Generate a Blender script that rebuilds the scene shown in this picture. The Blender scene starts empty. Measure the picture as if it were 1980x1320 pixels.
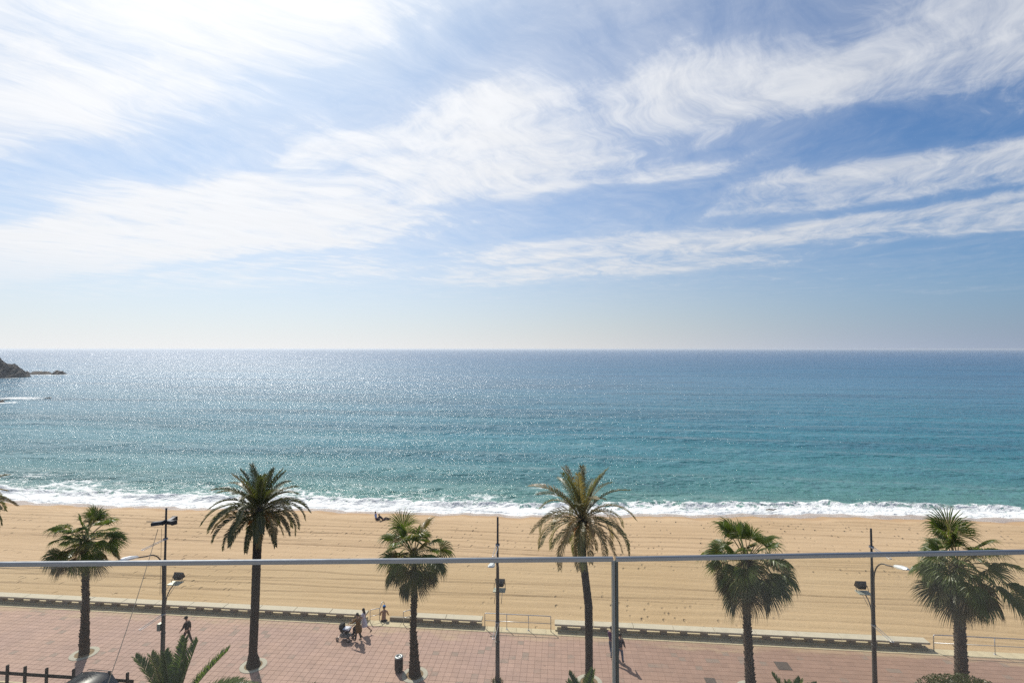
import bpy, bmesh, math, random
import numpy as np
from mathutils import Vector, Matrix

random.seed(7)
rng = np.random.default_rng(11)
S = bpy.context.scene
C = S.collection
R = math.radians

# ------------------------------------------------------------------ camera
F = 990.0                      # focal length in photo pixels (photo 1980 x 1320)
PITCH = R(2.2)
HOR = 674.0                    # photo row of the horizon
SHIFT = (HOR - 660.0) - F * math.tan(PITCH)
CAMH = 19.0


def ray(px, py):
    """camera-azimuth frame: x right, y forward, z up"""
    xc = (px - 990.0) / F
    yc = (660.0 - py + SHIFT) / F
    return (xc, math.cos(PITCH) - yc * math.sin(PITCH), math.sin(PITCH) + yc * math.cos(PITCH))


def ground0(px, py, z=0.0):
    d = ray(px, py)
    t = (z - CAMH) / d[2]
    return d[0] * t, d[1] * t


_p0, _p1 = ground0(0, 1172), ground0(1980, 1275)
YAW = -math.atan2(_p1[1] - _p0[1], _p1[0] - _p0[0])      # promenade runs along world X
CY, SY = math.cos(YAW), math.sin(YAW)


def to_world(x, y):
    return (x * CY - y * SY, x * SY + y * CY)


def gp(px, py, z=0.0):
    """photo pixel -> world point on the level z"""
    x, y = to_world(*ground0(px, py, z))
    return Vector((x, y, z))


def at_depth(px, py, depth):
    d = ray(px, py)
    t = depth / d[1]
    x, y = to_world(d[0] * t, d[1] * t)
    return Vector((x, y, CAMH + d[2] * t))


def depth_of(p):
    return -p[0] * SY + p[1] * CY


def project(p):
    x = p[0] * CY + p[1] * SY
    y = -p[0] * SY + p[1] * CY
    z = p[2] - CAMH
    c, s = math.cos(PITCH), math.sin(PITCH)
    yf = y * c + z * s
    zu = -y * s + z * c
    return 990 + F * x / yf, 660 + SHIFT - F * zu / yf


cam_d = bpy.data.cameras.new('camera')
cam = bpy.data.objects.new('camera', cam_d)
C.objects.link(cam)
cam.location = (0, 0, CAMH)
cam.rotation_euler = (math.pi / 2 + PITCH, 0, YAW)
cam_d.sensor_width = 36.0
cam_d.lens = 36.0 * F / 1980.0
cam_d.shift_y = SHIFT / 1980.0
cam_d.clip_start = 0.05
cam_d.clip_end = 200000
S.camera = cam

# ------------------------------------------------------------------ light
SUN_EL = R(48)
SUN_AZ = R(32.5) + YAW          # to the left of world +Y
SUNV = Vector((-math.sin(SUN_AZ) * math.cos(SUN_EL), math.cos(SUN_AZ) * math.cos(SUN_EL), math.sin(SUN_EL)))
sun_d = bpy.data.lights.new('sun', 'SUN')
sun_d.energy = 4.6
sun_d.angle = R(0.5)
sun_d.color = (1.0, 0.95, 0.87)
sun = bpy.data.objects.new('sun', sun_d)
C.objects.link(sun)
sun.rotation_euler = SUNV.to_track_quat('Z', 'Y').to_euler()
sun.location = (0, 0, 60)

S.view_settings.view_transform = 'Standard'
S.view_settings.look = 'None'
S.view_settings.gamma = 1.0
S.view_settings.exposure = 0.15
S.view_settings.use_curve_mapping = False
S.render.engine = 'CYCLES'
S.cycles.use_denoising = False
S.cycles.sample_clamp_direct = 12.0
S.cycles.max_bounces = 8
S.cycles.transparent_max_bounces = 12
S.cycles.caustics_reflective = False
S.cycles.caustics_refractive = False


class NT:
    """small helper for node trees"""
    def __init__(self, tree):
        self.t = tree
        self.n = tree.nodes
        self.l = tree.links

    def new(self, typ, **kw):
        nd = self.n.new(typ)
        for k, v in kw.items():
            setattr(nd, k, v)
        return nd

    def put(self, sock, v):
        if isinstance(v, bpy.types.NodeSocket):
            self.l.new(v, sock)
        else:
            sock.default_value = v

    def m(self, op, a, b=0.0, c=0.0, clamp=False):
        nd = self.new('ShaderNodeMath', operation=op)
        nd.use_clamp = clamp
        self.put(nd.inputs[0], a)
        self.put(nd.inputs[1], b)
        self.put(nd.inputs[2], c)
        return nd.outputs[0]

    def vm(self, op, a, b=None):
        nd = self.new('ShaderNodeVectorMath', operation=op)
        self.put(nd.inputs[0], a)
        if b is not None:
            self.put(nd.inputs[1], b)
        return nd.outputs['Value'] if op in ('DOT_PRODUCT', 'LENGTH', 'DISTANCE') else nd.outputs[0]

    def sm(self, x, lo, hi, a=0.0, b=1.0):
        nd = self.new('ShaderNodeMapRange', interpolation_type='SMOOTHSTEP')
        self.put(nd.inputs['Value'], x)
        self.put(nd.inputs['From Min'], lo)
        self.put(nd.inputs['From Max'], hi)
        self.put(nd.inputs['To Min'], a)
        self.put(nd.inputs['To Max'], b)
        return nd.outputs[0]

    def lin(self, x, lo, hi, a=0.0, b=1.0):
        nd = self.new('ShaderNodeMapRange')
        self.put(nd.inputs['Value'], x)
        self.put(nd.inputs['From Min'], lo)
        self.put(nd.inputs['From Max'], hi)
        self.put(nd.inputs['To Min'], a)
        self.put(nd.inputs['To Max'], b)
        return nd.outputs[0]

    def comb(self, x, y, z=0.0):
        nd = self.new('ShaderNodeCombineXYZ')
        self.put(nd.inputs[0], x)
        self.put(nd.inputs[1], y)
        self.put(nd.inputs[2], z)
        return nd.outputs[0]

    def sep(self, v):
        nd = self.new('ShaderNodeSeparateXYZ')
        self.put(nd.inputs[0], v)
        return nd.outputs

    def noise(self, v, scale, detail=4.0, rough=0.55, dist=0.0, color=False, dim='3D'):
        nd = self.new('ShaderNodeTexNoise', noise_dimensions=dim)
        if v is not None:
            self.put(nd.inputs['Vector'], v)
        self.put(nd.inputs['Scale'], scale)
        self.put(nd.inputs['Detail'], detail)
        self.put(nd.inputs['Roughness'], rough)
        self.put(nd.inputs['Distortion'], dist)
        return nd.outputs['Color' if color else 'Fac']

    def mix(self, f, a, b, typ='MIX'):
        nd = self.new('ShaderNodeMix', data_type='RGBA', blend_type=typ)
        nd.clamp_factor = True
        self.put(nd.inputs[0], f)
        self.put(nd.inputs[6], a)
        self.put(nd.inputs[7], b)
        return nd.outputs[2]

    def ramp(self, x, stops, interp='LINEAR'):
        nd = self.new('ShaderNodeValToRGB')
        cr = nd.color_ramp
        cr.interpolation = interp
        while len(cr.elements) < len(stops):
            cr.elements.new(0.5)
        for e, (p, c) in zip(cr.elements, stops):
            e.position = p
            e.color = c if len(c) == 4 else (*c, 1)
        self.put(nd.inputs[0], x)
        return nd.outputs[0]


# ------------------------------------------------------------------ sky: daylight with cirrus streets
W = bpy.data.worlds.new('World')
S.world = W
W.use_nodes = True
w = NT(W.node_tree)
w.n.clear()
SKYK = 0.10
sky = w.new('ShaderNodeTexSky', sky_type='NISHITA')
sky.sun_disc = False
sky.sun_elevation = SUN_EL
sky.sun_rotation = -SUN_AZ
sky.altitude = 0
sky.air_density = 1.0
sky.dust_density = 1.2
sky.ozone_density = 1.6
tc = w.new('ShaderNodeTexCoord')
dirv = w.vm('NORMALIZE', tc.outputs['Generated'])
dx, dy, dz = w.sep(dirv)
zc = w.m('MAXIMUM', dz, 0.0)
den = w.m('ADD', zc, 0.012)
inv = w.m('DIVIDE', 1.0, den)
# cloud streets run this way over the bay (unit vectors on the cloud layer)
acr = to_world(0.42, 0.907)
alo = to_world(0.907, -0.42)
c_raw = w.m('MULTIPLY', w.vm('DOT_PRODUCT', dirv, (acr[0], acr[1], 0)), inv)
a_raw = w.m('MULTIPLY', w.vm('DOT_PRODUCT', dirv, (alo[0], alo[1], 0)), inv)
base = w.comb(a_raw, c_raw, 0.0)
warp = w.noise(base, 0.9, 3, 0.5, 0, True)
wx, wy, wz = w.sep(w.vm('SUBTRACT', warp, (0.5, 0.5, 0.5)))
aa = w.m('MULTIPLY_ADD', wx, 1.0, a_raw)
cc = w.m('MULTIPLY_ADD', wy, 0.80, c_raw)


def band(c_lo, c_hi, soft_lo, soft_hi, a_lo=None, a_hi=None, a_soft=0.6, wgt=1.0):
    soft_lo, soft_hi = soft_lo * 1.45, soft_hi * 1.45
    v = w.m('MULTIPLY', w.sm(cc, c_lo - soft_lo, c_lo + soft_lo), w.sm(cc, c_hi - soft_hi, c_hi + soft_hi, 1.0, 0.0))
    if a_lo is not None:
        v = w.m('MULTIPLY', v, w.sm(aa, a_lo - a_soft, a_lo + a_soft))
    if a_hi is not None:
        v = w.m('MULTIPLY', v, w.sm(aa, a_hi - a_soft, a_hi + a_soft, 1.0, 0.0))
    return w.m('MULTIPLY', v, wgt)


cov = band(-3.0, 1.27, 1.5, 0.14, None, -0.75, 0.45, 1.0)
for b in (
    (-3.0, 1.45, 1.5, 0.15, -0.6, None, 0.5, 0.38),
    (1.72, 2.42, 0.16, 0.22, -0.7, None, 0.5, 0.86),
    (1.58, 2.9, 0.18, 0.2, -2.2, -0.55, 0.5, 1.0),
    (2.6, 3.02, 0.2, 0.1, -1.6, -0.1, 0.4, 0.72),
    (1.75, 3.6, 0.2, 0.45, None, -2.0, 0.7, 1.22),
    (3.12, 4.02, 0.1, 0.15, -0.15, None, 0.35, 0.66),
    (4.2, 5.3, 0.2, 0.3, -2.9, 3.2, 0.7, 0.80),
    (5.2, 6.5, 0.3, 0.3, -4.2, 0.1, 0.9, 0.76),
    (3.6, 5.4, 0.3, 0.5, None, -3.2, 0.8, 0.55),
    (9.3, 10.4, 0.3, 0.5, 2.0, None, 1.5, 0.42),
):
    cov = w.m('MAXIMUM', cov, band(*b))
sdot = w.vm('DOT_PRODUCT', dirv, tuple(SUNV))
sd0 = w.m('MAXIMUM', sdot, 0.0)
fib = w.comb(w.m('MULTIPLY', aa, 1.25), w.m('MULTIPLY_ADD', aa, 0.25, w.m('MULTIPLY', cc, 1.9)), 3.7)
n1 = w.noise(fib, 1.6, 9, 0.62, 0.08)
# fibres combed across the streets by the wind shear
fib2 = w.comb(w.m('MULTIPLY_ADD', cc, -0.9, w.m('MULTIPLY', aa, 4.6)), w.m('MULTIPLY_ADD', aa, 0.5, w.m('MULTIPLY', cc, 1.35)), 8.1)
n2 = w.noise(fib2, 1.7, 8, 0.68, 0.1)
lump = w.noise(base, 1.3, 3, 0.5)
tex = w.m('ADD', w.m('MULTIPLY', n1, 0.90), w.m('ADD', w.m('MULTIPLY', n2, 0.78), w.m('MULTIPLY', lump, 0.55)))
dens = w.m('ADD', w.m('MULTIPLY', cov, 0.58), w.m('SUBTRACT', tex, 1.12))
cl = w.sm(dens, -0.04, 0.74)
thin = w.sm(dens, -0.30, 0.50, 0.0, w.lin(sd0, 0.4, 0.85, 0.22, 0.40))
cl = w.m('MAXIMUM', w.m('MULTIPLY', cl, 0.94), thin)
cl = w.m('MULTIPLY', cl, w.sm(dz, 0.035, 0.16))
# clouds and sea air scatter the sunlight forward: brighter towards the sun
fwd = w.m('POWER', sd0, 3.0)
cb = w.m('MULTIPLY_ADD', fwd, 3.4, w.m('MULTIPLY_ADD', n2, 1.6, 5.6))
ccn = w.new('ShaderNodeVectorMath', operation='SCALE')
w.put(ccn.inputs[0], w.mix(fwd, (0.95, 0.985, 1.05, 1), (1.0, 1.0, 1.0, 1)))
w.put(ccn.inputs[3], cb)
# sea haze along the horizon
hz = w.m('POWER', w.m('SUBTRACT', 1.0, w.m('MINIMUM', zc, 1.0)), w.lin(sd0, 0.15, 0.7, 8.5, 5.2))
hb = w.m('MULTIPLY_ADD', w.m('POWER', sd0, 1.3), 8.6, 3.0)
hcn = w.new('ShaderNodeVectorMath', operation='SCALE')
w.put(hcn.inputs[0], w.mix(w.sm(sd0, 0.10, 0.56), (0.84, 1.0, 1.30, 1), (1.0, 1.0, 1.0, 1)))
w.put(hcn.inputs[3], hb)
# thin veil round the sun
veil = w.m('MULTIPLY', w.m('POWER', sd0, 3.2), 0.56)
deep = w.mix(1.0, sky.outputs[0], (0.225, 0.575, 0.90, 1), 'MULTIPLY')
skyc = w.mix(veil, deep, ccn.outputs[0])
skyc = w.mix(cl, skyc, ccn.outputs[0])
skyc = w.mix(w.m('MULTIPLY', hz, 0.97), skyc, hcn.outputs[0])
bg = w.new('ShaderNodeBackground')
w.put(bg.inputs[0], skyc)
bg.inputs[1].default_value = SKYK
wo = w.new('ShaderNodeOutputWorld')
w.l.new(bg.outputs[0], wo.inputs[0])
W.cycles.sampling_method = 'MANUAL'
W.cycles.sample_map_resolution = 512

#@@PART2

# ------------------------------------------------------------------ mesh helpers
class MB:
    def __init__(self):
        self.v = []
        self.f = []

    def add(self, vs, fs):
        o = len(self.v)
        self.v.extend([tuple(p) for p in vs])
        self.f.extend([tuple(i + o for i in q) for q in fs])

    def box(self, x0, x1, y0, y1, z0, z1, m=None):
        vs = [(x, y, z) for z in (z0, z1) for y in (y0, y1) for x in (x0, x1)]
        if m is not None:
            vs = [tuple(m @ Vector(p)) for p in vs]
        self.add(vs, [(0, 2, 3, 1), (4, 5, 7, 6), (0, 1, 5, 4), (2, 6, 7, 3), (0, 4, 6, 2), (1, 3, 7, 5)])

    def cbox(self, x0, x1, y0, y1, z0, z1, c=0.01, m=None):
        """box with a chamfered top edge"""
        a = [(x0, y0, z0), (x1, y0, z0), (x1, y1, z0), (x0, y1, z0)]
        b = [(x0, y0, z1 - c), (x1, y0, z1 - c), (x1, y1, z1 - c), (x0, y1, z1 - c)]
        t = [(x0 + c, y0 + c, z1), (x1 - c, y0 + c, z1), (x1 - c, y1 - c, z1), (x0 + c, y1 - c, z1)]
        vs = a + b + t
        if m is not None:
            vs = [tuple(m @ Vector(p)) for p in vs]
        fs = [(3, 2, 1, 0), (8, 9, 10, 11)]
        for i in range(4):
            j = (i + 1) % 4
            fs += [(i, j, 4 + j, 4 + i), (4 + i, 4 + j, 8 + j, 8 + i)]
        self.add(vs, fs)

    def tube(self, pts, r, n=8, cap=True):
        pts = [Vector(p) for p in pts]
        rs = r if isinstance(r, (list, tuple)) else [r] * len(pts)
        up = Vector((0, 0, 1))
        vs, fs = [], []
        prev = None
        for i, p in enumerate(pts):
            if i == 0:
                d = pts[1] - p
            elif i == len(pts) - 1:
                d = p - pts[i - 1]
            else:
                d = (pts[i + 1] - p).normalized() + (p - pts[i - 1]).normalized()
            d.normalize()
            if prev is None:
                q = d.cross(up)
                if q.length < 1e-3:
                    q = Vector((1, 0, 0))
            else:
                q = prev - d * prev.dot(d)
            q.normalize()
            prev = q
            s = d.cross(q)
            for k in range(n):
                a = 2 * math.pi * k / n
                vs.append(p + (q * math.cos(a) + s * math.sin(a)) * rs[i])
        for i in range(len(pts) - 1):
            for k in range(n):
                j = (k + 1) % n
                fs.append((i * n + k, i * n + j, (i + 1) * n + j, (i + 1) * n + k))
        if cap:
            fs.append(tuple(range(n))[::-1])
            fs.append(tuple((len(pts) - 1) * n + k for k in range(n)))
        self.add(vs, fs)

    def lathe(self, prof, n=16, loc=(0, 0, 0), m=None):
        vs, fs = [], []
        for (r, z) in prof:
            for k in range(n):
                a = 2 * math.pi * k / n
                p = Vector((r * math.cos(a), r * math.sin(a), z))
                if m is not None:
                    p = m @ p
                vs.append(p + Vector(loc))
        for i in range(len(prof) - 1):
            for k in range(n):
                j = (k + 1) % n
                fs.append((i * n + k, i * n + j, (i + 1) * n + j, (i + 1) * n + k))
        self.add(vs, fs)

    def mesh(self, name, mat=None, smooth=False):
        me = bpy.data.meshes.new(name)
        me.from_pydata(self.v, [], self.f)
        if mat:
            me.materials.append(mat)
        if smooth:
            me.polygons.foreach_set('use_smooth', [True] * len(me.polygons))
        me.update()
        return me

    def build(self, name, mat, parent=None, smooth=False):
        return link(name, self.mesh(name, mat, smooth), parent)


def link(name, me, parent=None):
    o = bpy.data.objects.new(name, me)
    C.objects.link(o)
    if parent is not None:
        o.parent = parent
    return o


def tag(o, label=None, cat=None, group=None, kind=None):
    if label:
        o['label'] = label
    if cat:
        o['category'] = cat
    if group:
        o['group'] = group
    if kind:
        o['kind'] = kind
    return o


def thing(name, label, cat, loc=(0, 0, 0), rz=0.0, group=None):
    o = bpy.data.objects.new(name, None)
    o.empty_display_size = 0.3
    C.objects.link(o)
    o.location = loc
    o.rotation_euler = (0, 0, rz)
    return tag(o, label, cat, group)


def structure(o):
    o['kind'] = 'structure'
    return o


# ------------------------------------------------------------------ materials
def material(name):
    m = bpy.data.materials.new(name)
    m.use_nodes = True
    t = NT(m.node_tree)
    b = t.n['Principled BSDF']
    return m, t, b


def simple(name, col, rough=0.6, metal=0.0, var=0.12, scale=6.0, bump=0.0, bscale=40.0, spec=0.5):
    m, t, b = material(name)
    g = t.new('ShaderNodeTexCoord').outputs['Object']
    n = t.noise(g, scale, 4, 0.6)
    f = t.lin(n, 0.3, 0.7, 1 - var, 1 + var)
    v = t.new('ShaderNodeVectorMath', operation='SCALE')
    v.inputs[0].default_value = col
    t.put(v.inputs[3], f)
    t.put(b.inputs['Base Color'], v.outputs[0])
    t.put(b.inputs['Roughness'], t.lin(n, 0.3, 0.7, rough * 0.9, min(1, rough * 1.1)))
    b.inputs['Metallic'].default_value = metal
    b.inputs['Specular IOR Level'].default_value = spec
    if bump > 0:
        bn = t.new('ShaderNodeBump')
        bn.inputs['Strength'].default_value = 1.0
        bn.inputs['Distance'].default_value = bump
        t.put(bn.inputs['Height'], t.noise(g, bscale, 5, 0.65))
        t.put(b.inputs['Normal'], bn.outputs[0])
    return m


def leafmat(name, c1, c2, dry=None, trans=0.35, dryfac=0.0):
    m, t, b = material(name)
    oi = t.new('ShaderNodeObjectInfo')
    g = t.new('ShaderNodeTexCoord').outputs['Object']
    n = t.noise(g, 2.5, 3, 0.6)
    rn = t.m('MULTIPLY_ADD', oi.outputs['Random'], 0.6, t.m('MULTIPLY_ADD', n, 0.9, -0.2), clamp=True)
    col = t.mix(rn, (*c1, 1), (*c2, 1))
    if dry:
        r2 = t.m('FRACT', t.m('MULTIPLY', oi.outputs['Random'], 7.31))
        n2 = t.noise(g, 6.0, 4, 0.6)
        k = t.sm(t.m('ADD', t.m('MULTIPLY', r2, 0.7), t.m('MULTIPLY', n2, 0.6)), 0.75 - dryfac, 1.05 - dryfac)
        col = t.mix(k, col, (*dry, 1))
    t.put(b.inputs['Base Color'], col)
    b.inputs['Roughness'].default_value = 0.42
    tr = t.new('ShaderNodeBsdfTranslucent')
    t.put(tr.inputs[0], t.mix(1.0, col, (1.35, 1.5, 0.6, 1), 'MULTIPLY'))
    mx = t.new('ShaderNodeMixShader')
    mx.inputs[0].default_value = trans
    t.l.new(b.outputs[0], mx.inputs[1])
    t.l.new(tr.outputs[0], mx.inputs[2])
    t.l.new(mx.outputs[0], t.n['Material Output'].inputs[0])
    return m


M = {}
M['concrete'] = simple('bench_concrete', (0.46, 0.405, 0.315), 0.85, 0, 0.10, 2.0, 0.004, 60)
M['concrete_dark'] = simple('wall_concrete', (0.30, 0.25, 0.19), 0.9, 0, 0.2, 2.5, 0.006, 40)
M['kerb'] = simple('kerb_stone', (0.47, 0.395, 0.265), 0.85, 0, 0.12, 1.5, 0.003, 50)
M['ring'] = simple('ring_stone', (0.37, 0.345, 0.285), 0.85, 0, 0.12, 4, 0.003, 50)
M['soil'] = simple('soil', (0.20, 0.14, 0.08), 0.95, 0, 0.35, 8, 0.02, 20)
M['steel'] = simple('galvanised_steel', (0.42, 0.43, 0.46), 0.38, 0.85, 0.1, 10)
M['pole'] = simple('pole_paint', (0.085, 0.082, 0.08), 0.5, 0.3, 0.3, 5, 0.001, 60)
M['lamp_white'] = simple('lamp_casing', (0.62, 0.63, 0.64), 0.4, 0.2, 0.06, 5)
M['dark_metal'] = simple('dark_metal', (0.05, 0.05, 0.055), 0.45, 0.4, 0.2, 6)
M['plate'] = simple('plate_metal', (0.34, 0.35, 0.30), 0.5, 0.5, 0.12, 6)
M['lens'] = simple('flood_glass', (0.35, 0.35, 0.33), 0.12, 0.0, 0.1, 5)
M['cable'] = simple('cable_rubber', (0.05, 0.045, 0.04), 0.7)
M['bin'] = simple('bin_metal', (0.045, 0.045, 0.05), 0.42, 0.5, 0.3, 12)
M['bin_lid'] = simple('bin_lid', (0.28, 0.29, 0.30), 0.4, 0.7, 0.15, 8)
M['fence'] = simple('fence_wood', (0.030, 0.022, 0.018), 0.8, 0, 0.3, 5, 0.004, 30)
M['cover'] = simple('cover_iron', (0.085, 0.065, 0.055), 0.7, 0.2, 0.25, 8, 0.004, 50)
M['asphalt'] = simple('asphalt', (0.055, 0.055, 0.058), 0.9, 0, 0.2, 1.0, 0.006, 90)
M['verge'] = simple('verge_ground', (0.30, 0.23, 0.14), 0.95, 0, 0.3, 1.2, 0.02, 12)
M['trunk_date'] = simple('date_trunk', (0.050, 0.037, 0.027), 0.95, 0, 0.45, 7, 0.03, 18)
M['trunk_fan'] = simple('fan_trunk', (0.065, 0.048, 0.035), 0.95, 0, 0.45, 6, 0.02, 22)
M['boot'] = simple('leaf_boot', (0.125, 0.09, 0.062), 0.9, 0, 0.5, 9)
M['fibre'] = simple('trunk_fibre', (0.055, 0.040, 0.028), 1.0, 0, 0.5, 9, 0.04, 14)
M['stalk'] = simple('fruit_stalk', (0.42, 0.17, 0.035), 0.7, 0, 0.3, 9)
M['date_leaf'] = leafmat('date_leaf', (0.050, 0.058, 0.022), (0.105, 0.108, 0.045), (0.24, 0.165, 0.075), 0.30, 0.0)
M['date_leaf_dry'] = leafmat('date_leaf_dry', (0.075, 0.085, 0.034), (0.15, 0.145, 0.065), (0.27, 0.19, 0.095), 0.30, 0.16)
M['fan_leaf'] = leafmat('fan_leaf', (0.055, 0.080, 0.018), (0.115, 0.150, 0.030), (0.21, 0.145, 0.065), 0.36, -0.04)
M['fan_leaf_old'] = leafmat('fan_leaf_old', (0.060, 0.062, 0.030), (0.10, 0.10, 0.045), (0.19, 0.135, 0.07), 0.25, 0.2)
M['petiole'] = simple('petiole', (0.20, 0.16, 0.06), 0.6, 0, 0.25, 8)
M['rachis'] = simple('rachis', (0.24, 0.20, 0.09), 0.6, 0, 0.2, 8)
M['young_leaf'] = leafmat('young_leaf', (0.060, 0.095, 0.026), (0.13, 0.17, 0.045), (0.26, 0.22, 0.10), 0.32, -0.06)
M['hedge_leaf'] = leafmat('hedge_leaf', (0.050, 0.062, 0.018), (0.115, 0.120, 0.035), None, 0.25)
M['shrub_leaf'] = leafmat('shrub_leaf', (0.075, 0.095, 0.012), (0.22, 0.24, 0.02), None, 0.3)
M['twig'] = simple('twig', (0.07, 0.05, 0.035), 0.9)
M['rock'] = simple('rock', (0.080, 0.066, 0.052), 0.9, 0, 0.5, 0.12, 0.5, 0.5)
M['rail_metal'] = simple('rail_steel', (0.23, 0.245, 0.26), 0.32, 0.85, 0.04, 30)
M['edge_grey'] = simple('glass_edge', (0.20, 0.215, 0.21), 0.35, 0.3, 0.06, 20)
M['edge_dark'] = simple('glass_edge_dark', (0.035, 0.050, 0.047), 0.25, 0.0, 0.1, 20)
M['balcony'] = simple('balcony_tiles', (0.45, 0.42, 0.38), 0.7, 0, 0.08, 3)
M['driftwood'] = simple('driftwood', (0.10, 0.075, 0.055), 0.9, 0, 0.3, 8)

# clear balustrade glass: transparent with a Fresnel reflection
gm, gt, gb = material('balustrade_glass')
gt.n.remove(gb)
tp = gt.new('ShaderNodeBsdfTransparent')
tp.inputs[0].default_value = (0.955, 0.96, 0.930, 1)
gl = gt.new('ShaderNodeBsdfGlossy')
gl.inputs['Roughness'].default_value = 0.0
gl.inputs[0].default_value = (1, 1, 1, 1)
fr = gt.new('ShaderNodeFresnel')
fr.inputs[0].default_value = 1.35
mx = gt.new('ShaderNodeMixShader')
geo_b = gt.new('ShaderNodeNewGeometry').outputs['Backfacing']
gt.put(mx.inputs[0], gt.m('MULTIPLY', fr.outputs[0], gt.m('SUBTRACT', 1.0, geo_b)))
film = gt.new('ShaderNodeBsdfDiffuse')
film.inputs[0].default_value = (0.8, 0.8, 0.8, 1)
gpos = gt.new('ShaderNodeNewGeometry').outputs['Position']
fmix = gt.new('ShaderNodeMixShader')
gt.put(fmix.inputs[0], gt.m('ADD', gt.sm(gt.noise(gpos, 3.0, 4, 0.6), 0.45, 0.75, 0.004, 0.022), gt.sm(gt.noise(gpos, 60.0, 2, 0.5), 0.70, 0.76, 0.0, 0.03)))
gt.l.new(tp.outputs[0], fmix.inputs[1])
gt.l.new(film.outputs[0], fmix.inputs[2])
gt.l.new(fmix.outputs[0], mx.inputs[1])
gt.l.new(gl.outputs[0], mx.inputs[2])
gt.l.new(mx.outputs[0], gt.n['Material Output'].inputs[0])
M['glass'] = gm


# pavers: every slab of the 0.4 m grid has its own tone
TILE = 0.40
def paver_mat():
    m, t, b = material('paver')
    pos = t.new('ShaderNodeNewGeometry').outputs['Position']
    x, y, z = t.sep(pos)
    ix = t.m('FLOOR', t.m('DIVIDE', x, TILE))
    iy = t.m('FLOOR', t.m('DIVIDE', y, TILE))
    wn = t.new('ShaderNodeTexWhiteNoise', noise_dimensions='2D')
    t.put(wn.inputs['Vector'], t.comb(ix, iy))
    rnd = wn.outputs['Value']
    big = t.noise(pos, 0.16, 4, 0.6)
    mid = t.noise(pos, 1.1, 5, 0.65)
    fine = t.noise(pos, 26, 4, 0.6)
    col = t.mix(t.lin(big, 0.35, 0.65), (0.385, 0.255, 0.205, 1), (0.335, 0.225, 0.195, 1))
    col = t.mix(t.sm(x, -8, 14), col, t.mix(0.75, col, (0.245, 0.150, 0.112, 1)))       # redder to the right: viewing-angle and glass tint put into the colour
    k = t.m('MULTIPLY', t.lin(rnd, 0, 1, 0.945, 1.05), t.m('MULTIPLY', t.lin(mid, 0.3, 0.7, 0.90, 1.08), t.lin(fine, 0.3, 0.7, 0.94, 1.06)))
    v = t.new('ShaderNodeVectorMath', operation='SCALE')
    t.put(v.inputs[0], col)
    t.put(v.inputs[3], k)
    grey = t.m('MULTIPLY', t.m('GREATER_THAN', rnd, 0.945), t.sm(mid, 0.36, 0.58, 0.1, 0.70))
    c2 = t.mix(grey, v.outputs[0], (0.20, 0.165, 0.14, 1))
    stain = t.noise(pos, 0.7, 6, 0.7, 0.5)
    c2 = t.mix(t.sm(stain, 0.54, 0.74, 0, 0.42), c2, (0.19, 0.14, 0.115, 1))
    drift = t.noise(t.comb(t.m('MULTIPLY', x, 0.35), y, 0), 0.9, 6, 0.68)
    c2 = t.mix(t.m('MULTIPLY', t.sm(t.m('ADD', drift, t.lin(y, VK - 2.2, VK, -0.28, 0.12)), 0.45, 0.68), 0.55), c2, (0.42, 0.315, 0.20, 1))
    gum = t.new('ShaderNodeTexVoronoi', feature='F1')
    t.put(gum.inputs['Vector'], pos)
    gum.inputs['Scale'].default_value = 0.9
    c2 = t.mix(t.sm(gum.outputs['Distance'], 0.03, 0.07, 0.5, 0.0), c2, (0.10, 0.075, 0.065, 1))
    t.put(b.inputs['Base Color'], c2)
    b.inputs['Roughness'].default_value = 0.80
    b.inputs['Specular IOR Level'].default_value = 0.3
    bn = t.new('ShaderNodeBump')
    bn.inputs['Distance'].default_value = 0.004
    t.put(bn.inputs['Height'], fine)
    t.put(b.inputs['Normal'], bn.outputs[0])
    return m


M['joint'] = simple('paver_bed', (0.235, 0.165, 0.14), 0.95, 0, 0.15, 3)

# ------------------------------------------------------------------ the lie of the land
VK = gp(990, 1223.5).y                 # line where pavers meet the kerb
V_NEAR = VK - 7.2                      # road-side edge of the promenade
V_WALL = VK + 0.52                     # front face of the seating wall
SEA_Z = -3.0
_sh = [(-60, 960), (0, 966), (120, 973), (250, 977.5), (420, 981.5), (600, 983), (760, 989), (880, 991), (1000, 995), (1120, 993), (1250, 993.5), (1400, 994),
       (1550, 993), (1700, 994.5), (1830, 998), (1980, 1002), (2060, 1005)]
_pts = [gp(px, py, SEA_Z) for px, py in _sh]
_su = np.array([p.x for p in _pts])
_sv = np.array([p.y for p in _pts])
_su = np.concatenate([[-900, -300, -140], _su, [140, 300, 900]])
_sv = np.concatenate([[_sv[0] - 30, _sv[0] - 8, _sv[0] - 1.0], _sv, [_sv[-1] + 2, _sv[-1] + 8, _sv[-1] + 20]])


def shore_v(u):
    u = np.asarray(u, float)
    b = np.interp(u, _su, _sv)
    return b + 0.28 * np.sin(u * 0.55 + 1.0) + 0.18 * np.sin(u * 1.37 + 0.3) + 0.12 * np.sin(u * 2.9)


# value noise for mesh shaping
_perm = rng.random((256, 256))


def vnoise(x, y):
    xi = np.floor(x).astype(int)
    yi = np.floor(y).astype(int)
    fx = x - xi
    fy = y - yi
    fx = fx * fx * (3 - 2 * fx)
    fy = fy * fy * (3 - 2 * fy)
    a = _perm[xi & 255, yi & 255]
    b = _perm[(xi + 1) & 255, yi & 255]
    c = _perm[xi & 255, (yi + 1) & 255]
    d = _perm[(xi + 1) & 255, (yi + 1) & 255]
    return (a * (1 - fx) + b * fx) * (1 - fy) + (c * (1 - fx) + d * fx) * fy


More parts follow.
